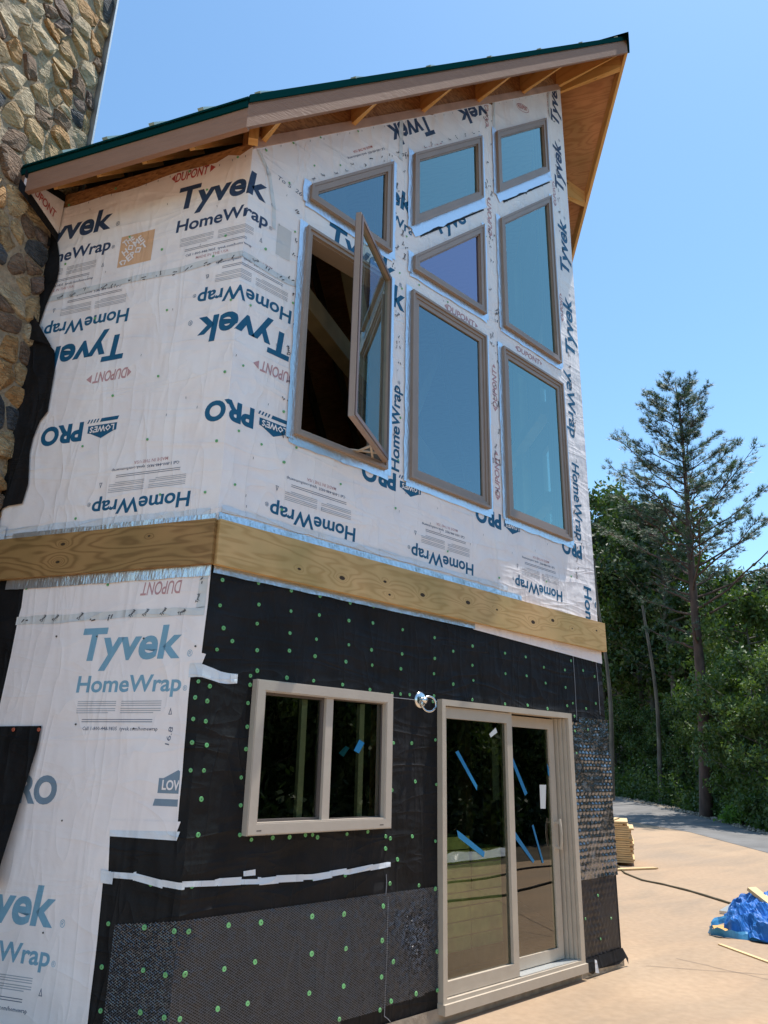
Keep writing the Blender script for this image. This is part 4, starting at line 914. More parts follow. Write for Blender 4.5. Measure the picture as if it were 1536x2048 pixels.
# ================================================================ roof
K = Vector((-.277, -.348, 0)); PK = Vector((4.90, -.80, 0)); BK = 9.0
def onroof(v, dz=0): return Vector((v.x, v.y, roofz(v)+dz))
def RP(v, m_): return mir(v) if m_ else v
for m_ in (False, True):
    q = [K, PK, PK+AV*BK, K+AV*BK]; z4 = [RX(sdist(v)) for v in q]
    T = [RP(Vector((v.x, v.y, z)), m_) for v, z in zip(q, z4)]
    mb = MB(); dn = Vector((0, 0, -.022)); dn2 = Vector((0, 0, -.062)); uvp = [(v.dot(AV), sdist(v)*1.4) for v in q]
    mb.poly([t+dn2 for t in T], uvp); mb.poly([t+dn for t in T], uvp)
    for i in range(4): mb.quad(T[i]+dn, T[(i+1) % 4]+dn, T[(i+1) % 4]+dn2, T[i]+dn2)
    rd = mb.build('roof_deck', M['ply'], house)
    q2 = [K+(-AV)*.0+NA*.02, PK, PK+AV*BK, K+AV*BK+NA*.02]; T2 = [RP(Vector((v.x, v.y, RX(sdist(v)))), m_) for v in q2]
    mb = MB(); mb.poly(T2); mb.poly([t-Vector((0, 0, .01)) for t in T2]); rf = mb.build('metal_roof', M['green_top'], house)
    # ribs up the slope
    n_ = 0
    for k in range(-12, 19):
        st_ = AV*(.19+k*.413) if k >= 0 else AV*(.19+k*.413)
        # start on eave or on rake
        e0 = st_+NA*.42; u_ = e0.dot(AV)
        uk, up_ = K.dot(AV), PK.dot(AV)
        if u_ < uk:
            t = (uk-u_)/(uk-up_)
            if t > 1: continue
            e0 = K+(PK-K)*t; 
        d_ = sdist(e0); e1 = e0-NA*(4.085-d_)
        if 4.085-d_ < .1: continue
        a = RP(Vector((e0.x, e0.y, RX(d_)+.03)), m_); b = RP(Vector((e1.x, e1.y, RX(4.085)+.03)), m_)
        mb = MB(); mb.bar(a+Vector((0, 0, .018)), b+Vector((0, 0, .018)), .045, .05); mb.build('roof_rib', M['rib_glare'], rf)
    # fascia boards and metal edge: eave and rake
    for (v0, v1, nm_) in ((K, K+AV*(BK if m_ else 2.0), 'eave'), (K, PK, 'rake')):
        e = (v1-v0).normalized(); nn = Vector((e.y, -e.x, 0)); nn = nn if nn.dot(NA if nm_ == 'eave' else NB) > 0 else -nn
        for (dz0, dz1, o0, o1, mm, pn) in ((-.040, -.255, -.038, .0, 'fascia', 'fascia'), (.024, -.045, -.005, .012, 'green', 'roof_edge')) if nm_ == 'rake' else ((-.080, -.255, -.038, .0, 'fascia', 'fascia'), (.006, -.085, -.005, .012, 'green', 'roof_edge')):
            mb = MB(); S = []
            for v in (v0, v1):
                z = RX(sdist(v)); S.append([RP(Vector((v.x, v.y, z))+nn*o+Vector((0, 0, d)), m_) for o, d in ((o1, dz0), (o0, dz0), (o0, dz1), (o1, dz1))])
            for i in range(4): mb.quad(S[0][i], S[1][i], S[1][(i+1) % 4], S[0][(i+1) % 4], [(0, i*.1), (5, i*.1), (5, i*.1+.1), (0, i*.1+.1)])
            mb.poly(S[0]); mb.poly(S[1]); ob = mb.build(pn, M[mm] if not (m_ and mm == 'fascia') else M['lookout'], house)
    # eave rafters tails
    for k in range(-1, 5):
        u_ = .35+k*.413 if k >= 0 else -.05
        base = AV*u_
        if k < 0: continue
        a = base+NA*.36; b = base-NA*.3; mb = MB(); mb.bar(RP(Vector((a.x, a.y, RX(-.36)-.066)), m_), RP(Vector((b.x, b.y, RX(.3)-.066)), m_), (.042), .165); mb.build('rafter_tail', M['lookout'], house)
    # interior rafters
    mb = MB()
    for k in range(0, 16):
        base = AV*(.35+k*.6); a = base-NA*.35; b = base-NA*4.0; mb.bar(RP(Vector((a.x, a.y, RX(.35)-.07)), m_), RP(Vector((b.x, b.y, RX(4.0)-.07)), m_), .05, .2)
    mb.build('rafter', M['shaded_wood'], house)
    # lookouts from the gable wall out to the rake board
    for x, xo in ((.08, .0), (.965, .87), (1.85, 1.75), (2.735, 2.60), (3.62, 3.52), (4.47, 4.76)):
        t = (xo-K.x)/(PK.x-K.x); A0 = Vector((x, 0, 0)); B0 = K.lerp(PK, t)+Vector((0, .03, 0)); sd2 = Vector((.021, 0, 0)); P = []
        for q, zb in ((A0, TOPZ(x)+.03), (B0, None)):
            for sg in (-1, 1):
                v = q+sd2*sg; zt = RX(sdist(v))-.066; zbb = zb if zb is not None else zt-.19; P += [RP(Vector((v.x, v.y, zt)), m_), RP(Vector((v.x, v.y, zbb)), m_)]
        mb = MB()
        for a_, b_, c_, d_ in ((0, 1, 5, 4), (2, 3, 7, 6), (1, 3, 7, 5), (0, 2, 6, 4), (4, 5, 7, 6), (0, 1, 3, 2)): mb.quad(P[a_], P[b_], P[c_], P[d_], [(0, 0), (0, .14), (.5, .14), (.5, 0)])
        mb.build('lookout', M['lookout'], house)
# smooth board along the top of the gable wall, OSB blocking behind it
mb = MB(); Z0 = lambda x: TOPZ(x)-.02
mb.poly([WB(0, Z0(0), .025), WB(4.52, Z0(4.52), .025), WB(4.52, Z0(4.52)+.095, .025), WB(0, Z0(0)+.095, .025)], [(0, 0), (6, 0), (6, .16), (0, .16)]); mb.poly([WB(0, Z0(0)+.095, .025), WB(4.52, Z0(4.52)+.095, .025), WB(4.52, Z0(4.52)+.095, -.02), WB(0, Z0(0)+.095, -.02)], [(0, .2), (6, .2), (6, .24), (0, .24)]); mb.poly([WB(0, Z0(0), -.0), WB(4.52, Z0(4.52), -.0), WB(4.52, Z0(4.52), .025), WB(0, Z0(0), .025)])
mb.build('gable_board', M['gable_pine'], house)
mb = MB(); mb.box((0, 0, 0), .01, .01, .01); bpy.data.objects.remove(mb.build('post', M['lumber']))
mb = MB(); cpt = W(0, 0, .035); mb.bar(cpt+Vector((0, 0, 5.98)), cpt+Vector((0, 0, 6.30)), .07, .07, upv=Vector((.5, .8, 0))); mb.build('corner_block', M['lookout'], house)
# ridge cap
mb = MB(); a = Vector((PK.x, PK.y, RX(4.085)+.05))-AV*.03; b = a+AV*BK
for k in (-1, 1): mb.quad(a, b, b+RN*k*.16-Vector((0, 0, .15)), a+RN*k*.16-Vector((0, 0, .15)))
mb.quad(a, a+RN*.16-Vector((0, 0, .15)), a-Vector((0, 0, .18)), a-RN*.16-Vector((0, 0, .15))); mb.build('ridge_cap', M['green'], house)
# wrap strip and black paper on the chimney return under the eave
mb = MB(); U = 1.728
def CH(u, o, z): return AV*u+NA*o+Vector((0, 0, z))
mb.quad(CH(U, .02, 5.62), CH(U, .02, 5.98), CH(U, .42, 5.86), CH(U, .42, 5.78), [(0, 0), (0, .3), (.4, .25), (.4, .1)]); ws = mb.build('housewrap', M['wrap'], house)
mb = MB(); mb.quad(CH(U-.004, .02, 5.96), CH(U-.004, .02, 6.03), CH(U-.004, .43, 5.93), CH(U-.004, .43, 5.86)); mb.quad(CH(U-.003, .02, 5.57), CH(U-.003, .02, 5.64), CH(U-.003, .46, 5.82), CH(U-.003, .46, 5.72)); mb.build('felt_strip', M['felt'], house)
g3 = []
for f_ in txt('DUPONT', (0, 0), 0, .075, .27, .012, .12): g3.append([CH(U-.006, .36-x, 5.80-.22*x+y) for x, y in f_])
mb = MB(); [mb.poly(p_) for p_ in g3]; mb.build('lettering', M['ink_red'], ws)

# ================================================================ chimney
chim = empty('chimney', tuple(CH(1.8, .4, 0)), 'tall rubble stone chimney against the left wall of the house', 'chimney')
inv = -Vector(CH(1.8, .4, 0))
OUT0, OUT1, CZ = -.155, 1.75, 12.0
mb = MB()
B8 = [CH(1.803, OUT0, 0), CH(1.803, OUT1, 0), CH(3.4, OUT1, 0), CH(3.4, OUT0, 0)]
for i in range(4):
    a, b = B8[i]+inv, B8[(i+1) % 4]+inv; mb.quad(a, b, b+Vector((0, 0, CZ)), a+Vector((0, 0, CZ)))
mb.poly([p+inv+Vector((0, 0, CZ)) for p in B8]); mb.build('mortar_core', M['mortar'], chim)
mb = MB(); mb.quad(CH(1.80, OUT0-.012, 6.2)+inv, CH(2.2, OUT0-.012, 6.2)+inv, CH(2.2, OUT0-.012, CZ)+inv, CH(1.80, OUT0-.012, CZ)+inv); mb.quad(CH(1.735, OUT0-.012, 6.2)+inv, CH(1.735, OUT0-.012, CZ)+inv, CH(1.735, OUT0+.008, CZ)+inv, CH(1.735, OUT0+.008, 6.2)+inv); mb.quad(CH(1.735, OUT0-.012, 6.2)+inv, CH(1.735, OUT0-.012, CZ)+inv, CH(1.80, OUT0-.012, CZ)+inv, CH(1.80, OUT0-.012, 6.2)+inv); mb.build('corner_flashing', M['alu'], chim)
def stone_mat(name, a, b):
    m, n, l, p = nm(name); p.inputs['Roughness'].default_value = .85; p.inputs['Specular IOR Level'].default_value = .25
    tc = n.new('ShaderNodeTexCoord'); t = n.new('ShaderNodeTexNoise'); t.inputs['Scale'].default_value = 7; t.inputs['Detail'].default_value = 8; l.new(tc.outputs['Object'], t.inputs[0])
    r = ramp(n, l, t.outputs[0], [(.32, a), (.66, b)]); l.new(r.outputs[0], p.inputs['Base Color'])
    v = n.new('ShaderNodeTexNoise'); v.inputs['Scale'].default_value = 16; v.inputs['Detail'].default_value = 7; v.inputs['Distortion'].default_value = 1.2; mp = n.new('ShaderNodeMapping'); mp.inputs['Scale'].default_value = (1, 1, 2.4); mp.inputs['Rotation'].default_value = (.6, .3, .2); l.new(tc.outputs['Object'], mp.inputs[0]); l.new(mp.outputs[0], v.inputs[0])
    bp = n.new('ShaderNodeBump'); bp.inputs['Strength'].default_value = 1.0; bp.inputs['Distance'].default_value = .06; l.new(v.outputs[0], bp.inputs['Height']); l.new(bp.outputs[0], p.inputs['Normal']); return m
SM = [stone_mat('stone_tan', (.36, .235, .125), (.56, .40, .22)), stone_mat('stone_ochre', (.38, .20, .08), (.56, .33, .15)), stone_mat('stone_brown', (.15, .095, .065), (.30, .20, .135)),
      stone_mat('stone_buff', (.42, .32, .20), (.62, .50, .34)), stone_mat('stone_mauve', (.15, .105, .085), (.28, .20, .165)), stone_mat('stone_slate', (.045, .052, .062), (.12, .12, .125))]
rs = random.Random(21)
def stones(o_lo, o_hi, z_lo, z_hi, sp, fm, nmax):
    pts = []; zrow = z_lo; j = 0
    while zrow < z_hi:
        h = sp*.82; o = o_lo-(sp*.5 if j % 2 else 0)
        while o < o_hi+sp*.5:
            if rs.random() > .10: pts.append((o+rs.uniform(-.42, .42)*sp, zrow+rs.uniform(-.40, .40)*sp))
            if rs.random() < .22: pts.append((o+rs.uniform(-.5, .5)*sp, zrow+rs.uniform(-.5, .5)*sp))
            o += sp*1.0
        zrow += h; j += 1
    cnt = 0
    for (cx_, cz_) in pts:
        cell = rect(max(o_lo, cx_-.4), max(z_lo, cz_-.3), min(o_hi, cx_+.4), min(z_hi, cz_+.3))
        if cell[0][0] >= cell[1][0] or cell[0][1] >= cell[2][1]: continue
        for (ox, oz) in pts:
            if (ox, oz) == (cx_, cz_) or abs(ox-cx_) > .6 or abs(oz-cz_) > .55: continue
            mx, mz = (cx_+ox)/2, (cz_+oz)/2; dx, dz = ox-cx_, oz-cz_; cell = hclip(cell, (mx, mz), (mx-dz, mz+dx), 1)
            if not cell: break
        if not cell or len(cell) < 3: continue
        cell = ccw(cell); c2 = []
        for q in cell:
            if not c2 or (Vector(q)-Vector(c2[-1])).length > .025: c2.append(q)
        if len(c2) > 3 and (Vector(c2[0])-Vector(c2[-1])).length < .025: c2.pop()
        if len(c2) < 3 or abs(area(c2)) < .004: continue
        mx = sum(q[0] for q in c2)/len(c2); mz = sum(q[1] for q in c2)/len(c2); C0 = Vector((mx, mz))
        ring = []
        for i in range(len(c2)):                  # cut corners so outlines are rounded
            a, b = Vector(c2[i]), Vector(c2[(i+1) % len(c2)]); ring += [a+(b-a)*rs.uniform(.08, .2), a+(b-a)*rs.uniform(.8, .92)]
        n_ = len(ring); hgt = rs.uniform(.022, .050); vs = []
        def sh(q, k, jit=.0): return C0+(q-C0)*k+Vector((rs.uniform(-jit, jit), rs.uniform(-jit, jit)))
        gap = min(.965, 1-.006/max(.04, (abs(area(c2)))**.5/2))
        tx, tz = rs.uniform(-.22, .22), rs.uniform(-.22, .22); L0 = [sh(q, gap, .003) for q in ring]; L1 = [sh(q, gap*.93, .007) for q in ring]; L2 = [sh(q, gap*rs.uniform(.4, .72), .02) for q in ring[::2]]
        def hz(q, h): return h+(q.x-mx)*tx+(q.y-mz)*tz
        V = [fm(q.x, q.y, -.012) for q in L0]+[fm(q.x, q.y, hz(q, hgt*rs.uniform(.45, .9))) for q in L1]+[fm(q.x, q.y, hz(q, hgt*rs.uniform(.7, 1.35))) for q in L2]+[fm(mx+rs.uniform(-.01, .01), mz+rs.uniform(-.01, .01), hgt*rs.uniform(.9, 1.2))]
        F = []
        for i in range(n_): F.append((i, (i+1) % n_, n_+(i+1) % n_, n_+i))
        m2 = n_//2
        for i in range(m2):
            a0, a1, a2 = n_+2*i, n_+2*i+1, n_+(2*i+2) % n_; c0_, c1_ = 2*n_+i, 2*n_+(i+1) % m2
            F += [(a0, a1, c0_), (a1, c1_, c0_), (a1, a2, c1_), (c0_, c1_, 2*n_+m2)]
        mi = rs.choices(range(6), (26, 20, 17, 17, 12, 8))[0]
        mesh('stone', V, F, SM[mi], chim); cnt += 1
        if cnt >= nmax: return cnt
    return cnt
chim_face = lambda o, z, h: CH(1.815-h, o, z)+inv
n1 = stones(OUT0+.0, 1.15, 3.0, 9.6, .215, chim_face, 290)
# unseen remainder of the stonework, one joined skin of low relief
mb = MB()
for i in range(0, 12):
    for j in range(24):
        o0, z0 = 1.16+.0, j*.125
        a = CH(1.80-rs.uniform(0, .03), -.02+i*.145, z0)+inv; mb.quad(a, CH(1.80-rs.uniform(0, .03), .115+i*.145, z0)+inv, CH(1.80-rs.uniform(0, .03), .115+i*.145, z0+.115)+inv, CH(1.80-rs.uniform(0, .03), -.02+i*.145, z0+.115)+inv)
tag(mb.build('stone_facing', SM[2], chim), kind='stuff')

# ================================================================ ground
def flat(name, pts, z, mat): return tag(mesh(name, [Vector((x, y, z)) for x, y in pts], [tuple(range(len(pts)))], mat, uv=pts), kind='structure')
flat('ground', [(-400, -400), (400, -400), (400, 400), (-400, 400)], -.012, M['litter'])
near_ = [(60, 52), (36, 26), (24.6, 11.4), (22.6, 8.9), (20.8, 6.7), (16.6, 3.1), (13.4, .2), (12.2, -2.4), (11.6, -4.2), (11.3, -5.0)]
Cxy = Vector((CAM.x, CAM.y, 0))
def interp(x, P):
    if x <= P[0][0]: return P[0][1]
    for (a, b), (c, d) in zip(P, P[1:]):
        if x <= c: return b+(d-b)*(x-a)/(c-a)
    return P[-1][1]
BZ = lambda px: interp(px, [(1220, .47), (1300, .30), (1380, .13), (1480, .02), (1536, 0)])
def bypx(px, dist):
    d = ray(px, 1560); d.z = 0; d.normalize(); q = Cxy+d*dist; return (q.x, q.y, BZ(px)-.02)
f1, f2, f3 = bypx(1220, 40), bypx(1300, 36.5), bypx(1380, 33)
far_ = [(70, 48), (48, 32), f1[:2], f2[:2], f3[:2], (21.7, 4.9), (17.6, .9), (16.0, -2.6), (15.2, -4.4), (14.6, -6.0)]
flat('slab', [(x, y) for x, y in near_]+[(1.2, -6.3), (1.2, -24), (-24, -24), (-24, 52)], 0, M['slab'])  # unseen stretch behind the camera added to bounce light onto the walls
FZ = [.47, .47, .47, .30, .13]+[.006]*6
asp = mesh('driveway', [Vector((x, y, .006)) for x, y in near_]+[Vector((x, y, FZ[i]+.006)) for i, (x, y) in enumerate(far_)], [(i, i+1, len(near_)+i+1, len(near_)+i) for i in range(len(near_)-1)], M['asphalt']); tag(asp, kind='structure')
out_ = [(q[0]+50*(q[0]-CAM.x)/math.hypot(q[0]-CAM.x, q[1]-CAM.y), q[1]+50*(q[1]-CAM.y)/math.hypot(q[0]-CAM.x, q[1]-CAM.y)) for q in far_]
tag(mesh('verge_bank', [Vector((x, y, FZ[i]+.002)) for i, (x, y) in enumerate(far_)]+[Vector((x, y, FZ[i]+.6)) for i, (x, y) in enumerate(out_)], [(i, i+1, len(far_)+i+1, len(far_)+i) for i in range(len(far_)-1)], M['litter']), kind='structure')
# expansion joints of the slab
mb = MB()
for (a, b) in (((4.7, -.15), (8.2, -5.5)), ((9.0, -6), (17.5, 3.0)), ((5.2, -.2), (5.0, -1.6))):
    a, b = Vector((*a, .0035)), Vector((*b, .0035)); d = (b-a); n_ = 14; P = [a+d*i/n_+Vector((random.uniform(-.01, .01), random.uniform(-.01, .01), 0)) for i in range(n_+1)]
    nn = Vector((-d.y, d.x, 0)).normalized()*.003
    for i in range(n_): mb.quad(P[i]-nn, P[i+1]-nn, P[i+1]+nn, P[i]+nn)
tag(mb.build('slab_joint', M['weep']), kind='structure')
# gravel verge
rg = random.Random(8); mb = MB()
for i in range(len(far_)-1):
    a, b = Vector(far_[i]), Vector(far_[i+1])
    if i in (0,): continue
    for k in range(300 if i in (2, 3, 4, 5) else 50):
        t = rg.random(); q = a+(b-a)*t; e = (b-a).normalized(); nn = Vector((e.y, -e.x)); nn = nn if nn.x > 0 or nn.y < 0 else -nn
        d = abs(rg.gauss(0, .5)); q = q+nn*d*(1 if (q+nn).length > q.length else -1); s_ = rg.uniform(.02, .075); c = Vector((q.x, q.y, FZ[i]+(FZ[i+1]-FZ[i])*t-.005)); P = [c+Vector((cos(h+rg.uniform(-.3, .3))*s_, sin(h)*s_, rg.uniform(0, s_*.4))) for h in (0, 1.57, 3.14, 4.71)]; T = c+Vector((0, 0, s_*rg.uniform(.6, 1.2)))
        for z in range(4): mb.v += [P[z], P[(z+1) % 4], T]; mb.uv += [(0, 0)]*3; mb.f.append((len(mb.v)-3, len(mb.v)-2, len(mb.v)-1))
tag(mb.build('gravel_verge', M['gravel']), kind='stuff')

# ================================================================ site clutter
# sheets of plywood in a stack
sg = 'plywood sheets in the stack beside the house'; rt_ = Vector((-.48, .88, 0)); fw_ = Vector((.88, .48, 0)); c_ = pG(1268, 1733); ang_ = math.atan2(rt_.y, rt_.x); N = 19
me0 = None
for i in range(N):
    th_ = .036; sh_ = random.uniform(-.05, .05)-(.10 if i in (N-1, N-2) else 0); c = Vector((c_.x, c_.y, 0))+rt_*(1.22+sh_*-1)+fw_*.62+Vector((0, 0, .05+i*.0375))
    if me0 is None:
        mb = MB(); mb.box((0, 0, 0), 2.44, 1.22, th_-.006); o = mb.build('plywood_sheet', M['fresh_pine']); me0 = o.data
    else: o = bpy.data.objects.new('plywood_sheet', me0); col.objects.link(o)
    o.location = c; o.rotation_euler = (0, 0, ang_+random.uniform(-.012, .012)); tag(o, 'bottom sheet of the plywood stack beside the house' if i == 0 else 'topmost full sheet of the plywood stack, set back from the rest' if i == N-1 else 'second sheet from the top of the plywood stack, set back' if i == N-2 else 'pale plywood sheet in the middle of the stack beyond the right corner of the house', 'plywood sheet', sg)
mb = MB(); a, b = pG(1212, 1742), pG(1312, 1738); mb.bar(Vector((a.x, a.y, .03)), Vector((b.x, b.y, .03)), .12, .022); tag(mb.build('wood_lath', M['fresh_pine']), 'thin board lying on the concrete at the foot of the plywood stack', 'board')
mb = MB(); a, b = pG(1228, 1735), pG(1247, 1734); mb.bar(Vector((a.x, a.y, .80)), Vector((b.x-.1, b.y, .84)), .14, .02); tag(mb.build('wood_lath', M['fresh_pine']), 'loose board tilted on top of the plywood stack', 'board')
# cord
cp = [pG(1225, 1715), pG(1234, 1732), pG(1250, 1748), pG(1285, 1762), pG(1330, 1771), pG(1385, 1785), pG(1430, 1799), pG(1462, 1809), pG(1478, 1808), pG(1490, 1810)]
cc = []
for i in range(len(cp)-1):
    for j in range(5): cc.append(cp[i].lerp(cp[i+1], j/5)+Vector((0, 0, .014+.002*sin(i+j))))
mb = MB(); mb.tube(cc, .014, 6); tag(mb.build('extension_cord', M['cord'], None, True), 'thin dark cord running over the concrete from the house to the blue tarp', 'cord')
# offcut with dark edge
mb = MB(); a = pG(1452, 1822); b = pG(1500, 1828); mb.bar(Vector((a.x, a.y, .05)), Vector((b.x, b.y, .05)), .55, .035, upv=Vector((-.05, 0, 1))); o = tag(mb.build('board_offcut', M['alu']), 'grey board with black edge lying behind the blue tarp', 'board')
mb = MB(); mb.bar(Vector((a.x, a.y, .014)), Vector((b.x, b.y, .014)), .50, .013); mb.build('board_backing', M['black_plate'], o)
# pale plank on the ground
mb = MB(); a, b = pG(1440, 1890), pG(1560, 1934); mb.bar(Vector((a.x, a.y, .012)), Vector((b.x, b.y, .012)), .045, .010); tag(mb.build('wood_plank', M['fresh_pine']), 'narrow pale plank on the concrete running under the blue tarp', 'board')
# tarp: a crumpled heap, a hanging hem and a loop over a board
tc_ = pG(1550, 1868); TC = Vector((tc_.x, tc_.y, 0)); TL, TF = Vector((-.716, .698, 0)), Vector((.698, .716, 0))
def rid(v): return 1-2*abs(mnoise.noise(v))
vs, fs = [], []; NR, NT = 44, 150
for i in range(NR+1):
    r_ = i/NR
    for j in range(NT):
        t = 2*pi*j/NT; rad = .54*(1+.16*sin(2*t+1)+.12*mnoise.noise(Vector((cos(t)*1.6, sin(t)*1.6, 3)))+.05*rid(Vector((cos(t)*5, sin(t)*5, 1)))); x, y = cos(t)*rad*r_, sin(t)*rad*r_*1.1
        h = .31*(1-r_**2.2)**.8*(1+.12*mnoise.noise(Vector((x*2, y*2, 0))))+.13*(rid(Vector((x*3.2+1.5*mnoise.noise(Vector((x*2, y*2, 8))), y*3.2, 4)))-.45)*(1 if r_ < .98 else .3)+.07*(rid(Vector((x*8, y*6, 2)))-.4)+.025*rid(Vector((x*21, y*17, 6)))
        vs.append(TC+Vector((x, y, max(.006+.05*(1-r_), h)))); 
for i in range(NR):
    for j in range(NT): a = i*NT+j; b = i*NT+(j+1) % NT; fs.append((a, b, b+NT, a+NT))
tarp = tag(mesh('tarp_heap', vs, fs, M['tarp']), 'crumpled bright blue tarp heaped on the concrete at the right', 'tarp')
def ribbon(P, wd, mat, name, parent):
    mb = MB(); L = []
    for i, p in enumerate(P):
        d = (Vector(P[min(i+1, len(P)-1)])-Vector(P[max(i-1, 0)])).normalized(); s_ = wd*(.65+.7*abs(mnoise.noise(Vector((i*.23, 2, 1))))); u_ = Vector((0, 0, 1))*s_+d.cross(Vector((0, 0, 1)))*s_*.6*sin(i*.33); L.append((Vector(p), Vector(p)+u_*.5+Vector((0, 0, .02*rid(Vector((i*.7, 0, 0))))), Vector(p)+u_))
    for i in range(len(L)-1):
        for k in (0, 1): mb.quad(L[i][k], L[i+1][k], L[i+1][k+1], L[i][k+1])
    return mb.build(name, mat, parent, True)
lp = [TC+TL*a+TF*b+Vector((0, 0, c)) for a, b, c in ((.42, .05, .10), (.55, .12, .06), (.66, .08, .02), (.74, -.02, .0), (.75, -.13, .0), (.66, -.24, .0), (.54, -.32, .0), (.38, -.40, .0), (.15, -.42, .0), (.0, -.48, .0), (-.2, -.50, .0))]
sm_ = []
for i in range(len(lp)-1):
    for j in range(5): sm_.append(lp[i].lerp(lp[i+1], j/5)+Vector((0, 0, .01*abs(mnoise.noise(Vector((i+j*.2, 0, 0)))))))
ribbon(sm_, .10, M['tarp_pale'], 'tarp_fold', tarp)
for (a0, b0, h0, sg) in ((.22, -.36, .30, 1), (-.08, -.47, .22, -1)):
    mb = MB(); T0 = TC+TL*(a0+.04)+TF*(b0+.16)+Vector((0, 0, h0)); b1 = TC+TL*(a0+.06)+TF*(b0-.10); b2 = TC+TL*(a0-.16)+TF*(b0-.16); b3 = TC+TL*(a0-.22)+TF*(b0+.02)+Vector((0, 0, h0*.6)); md = (T0+b2)/2+Vector((0, -.03, .03))
    mb.poly([T0, b1, md]); mb.poly([b1, b2, md]); mb.poly([b2, b3, md]); mb.poly([b3, T0, md]); mb.build('tarp_fold', M['tarp_pale'], tarp)
mb = MB(); mb.bar(TC+TL*.68-TF*.05+Vector((0, 0, .05)), TC+TL*.40-TF*.12+Vector((0, 0, .07)), .20, .02, upv=Vector((-.10, -.1, 1))); tag(mb.build('plywood_offcut', M['lookout']), 'orange-brown plywood offcut held in the loop of the blue tarp', 'board')
mb = MB(); mb.bar(TC+TL*.02-TF*.50+Vector((0, 0, .10)), TC-TL*.16-TF*.52+Vector((0, 0, .12)), .12, .015, upv=Vector((-.2, -.3, 1))); tag(mb.build('plywood_offcut', M['lookout']), 'small orange plywood scrap lying in a fold at the front of the blue tarp', 'board')
mb = MB(); mb.bar(TC+TL*.20-TF*.02+Vector((0, 0, .46)), TC-TL*.12-TF*.70+Vector((0, 0, .08)), .13, .035); tag(mb.build('wood_plank', M['fresh_pine']), 'wide pale plank leaning over the top of the blue tarp', 'board')

# ================================================================ vegetation
def tube_tree(mb, pts, r, n=7): mb.tube(pts, r, n)
def leafquad(mb, c, sz, rnd, flatness=.6):
    n_ = Vector((rnd.gauss(0, 1), rnd.gauss(0, 1), rnd.gauss(0, 1)*(.6)+flatness)).normalized(); a = n_.orthogonal().normalized(); a = (Matrix.Rotation(rnd.uniform(0, 6.28), 3, n_) @ a); b = n_.cross(a); l_, w_ = sz*rnd.uniform(.7, 1.3), sz*rnd.uniform(.35, .6)
    i = len(mb.v); mb.v += [c-a*l_, c+b*w_, c+a*l_, c-b*w_]; mb.f.append((i, i+1, i+2, i+3)); mb.uv += [(0, 0)]*4
def hardwood(seed, H, R0, low, nleaf, lsz, mat, bark):
    rnd = random.Random(seed); mb = MB(); th = MB(); pts = []; n_ = 9; lean = Vector((rnd.uniform(-.05, .05), rnd.uniform(-.05, .05), 0))
    for i in range(n_): z = H*.92*i/(n_-1); pts.append(Vector((0, 0, z))+lean*z+Vector((rnd.uniform(-.1, .1), rnd.uniform(-.1, .1), 0))*(i > 0))
    th.tube(pts, [.2*(1-.85*i/(n_-1))*H/14 for i in range(n_)], 7); cl = []
    for k in range(34):
        t = rnd.uniform(low, .98); base = pts[int(t*(n_-1)*.999)].lerp(pts[min(n_-1, int(t*(n_-1)*.999)+1)], (t*(n_-1)) % 1); a = rnd.uniform(0, 6.28); prof = (sin(pi*min(1, (t-low)/(1-low)*.8+.18)))**.7; L = R0*prof*rnd.uniform(.55, 1.15); d = Vector((cos(a), sin(a), rnd.uniform(.15, .8))); e = base+d*L
        mid = base.lerp(e, .5)+Vector((0, 0, -.1*L)); th.tube([base, mid, e], [.06*H/14, .035*H/14, .012], 5); cl += [(e, rnd.uniform(.5, 1.0)*R0*.34), (mid, rnd.uniform(.3, .7)*R0*.3), (base.lerp(e, .8)+Vector((rnd.uniform(-.6, .6), rnd.uniform(-.6, .6), rnd.uniform(-.3, .6))), R0*.25)]
    for k in range(nleaf):
        c, r_ = cl[rnd.randrange(len(cl))]; v = Vector((rnd.gauss(0, 1), rnd.gauss(0, 1), rnd.gauss(0, .7))).normalized()*r_*rnd.random()**.6; leafquad(mb, c+v, lsz, rnd)
    return mb, th
def make_tree(name, parts, loc, rz, sc, label, group=None, cat='tree'):
    root = empty(name, loc, label, cat, group); root.rotation_euler = (0, 0, rz); root.scale = (sc, sc, sc)
    for pn, me in parts:
        o = bpy.data.objects.new(pn, me); col.objects.link(o); o.parent = root
    return root
def meshes(mb, th, lm, bm_):
    a = mb.build('crown', M[lm]); b = th.build('trunk', M[bm_], None, True); r_ = [('trunk', b.data), ('crown', a.data)]
    bpy.data.objects.remove(a); bpy.data.objects.remove(b); return r_
T_A = meshes(*hardwood(1, 16, 3.4, .30, 11000, .15, 'leaf', 'grey'), 'leaf', 'bark_grey')
T_B = meshes(*hardwood(2, 15, 3.2, .22, 11000, .14, 'leaf2', 'grey'), 'leaf2', 'bark_grey')
T_C = meshes(*hardwood(3, 17, 3.8, .38, 12000, .16, 'leaf_dark', 'grey'), 'leaf_dark', 'bark_grey')
T_D = meshes(*hardwood(5, 9, 2.6, .08, 10000, .12, 'leaf', 'grey'), 'leaf', 'bark_grey')
T_E = meshes(*hardwood(6, 9, 2.6, .05, 10000, .11, 'leaf2', 'grey'), 'leaf2', 'bark_grey')
KINDS = {'e': T_E, 'a': T_A, 'b': T_B, 'c': T_C, 'd': T_D}
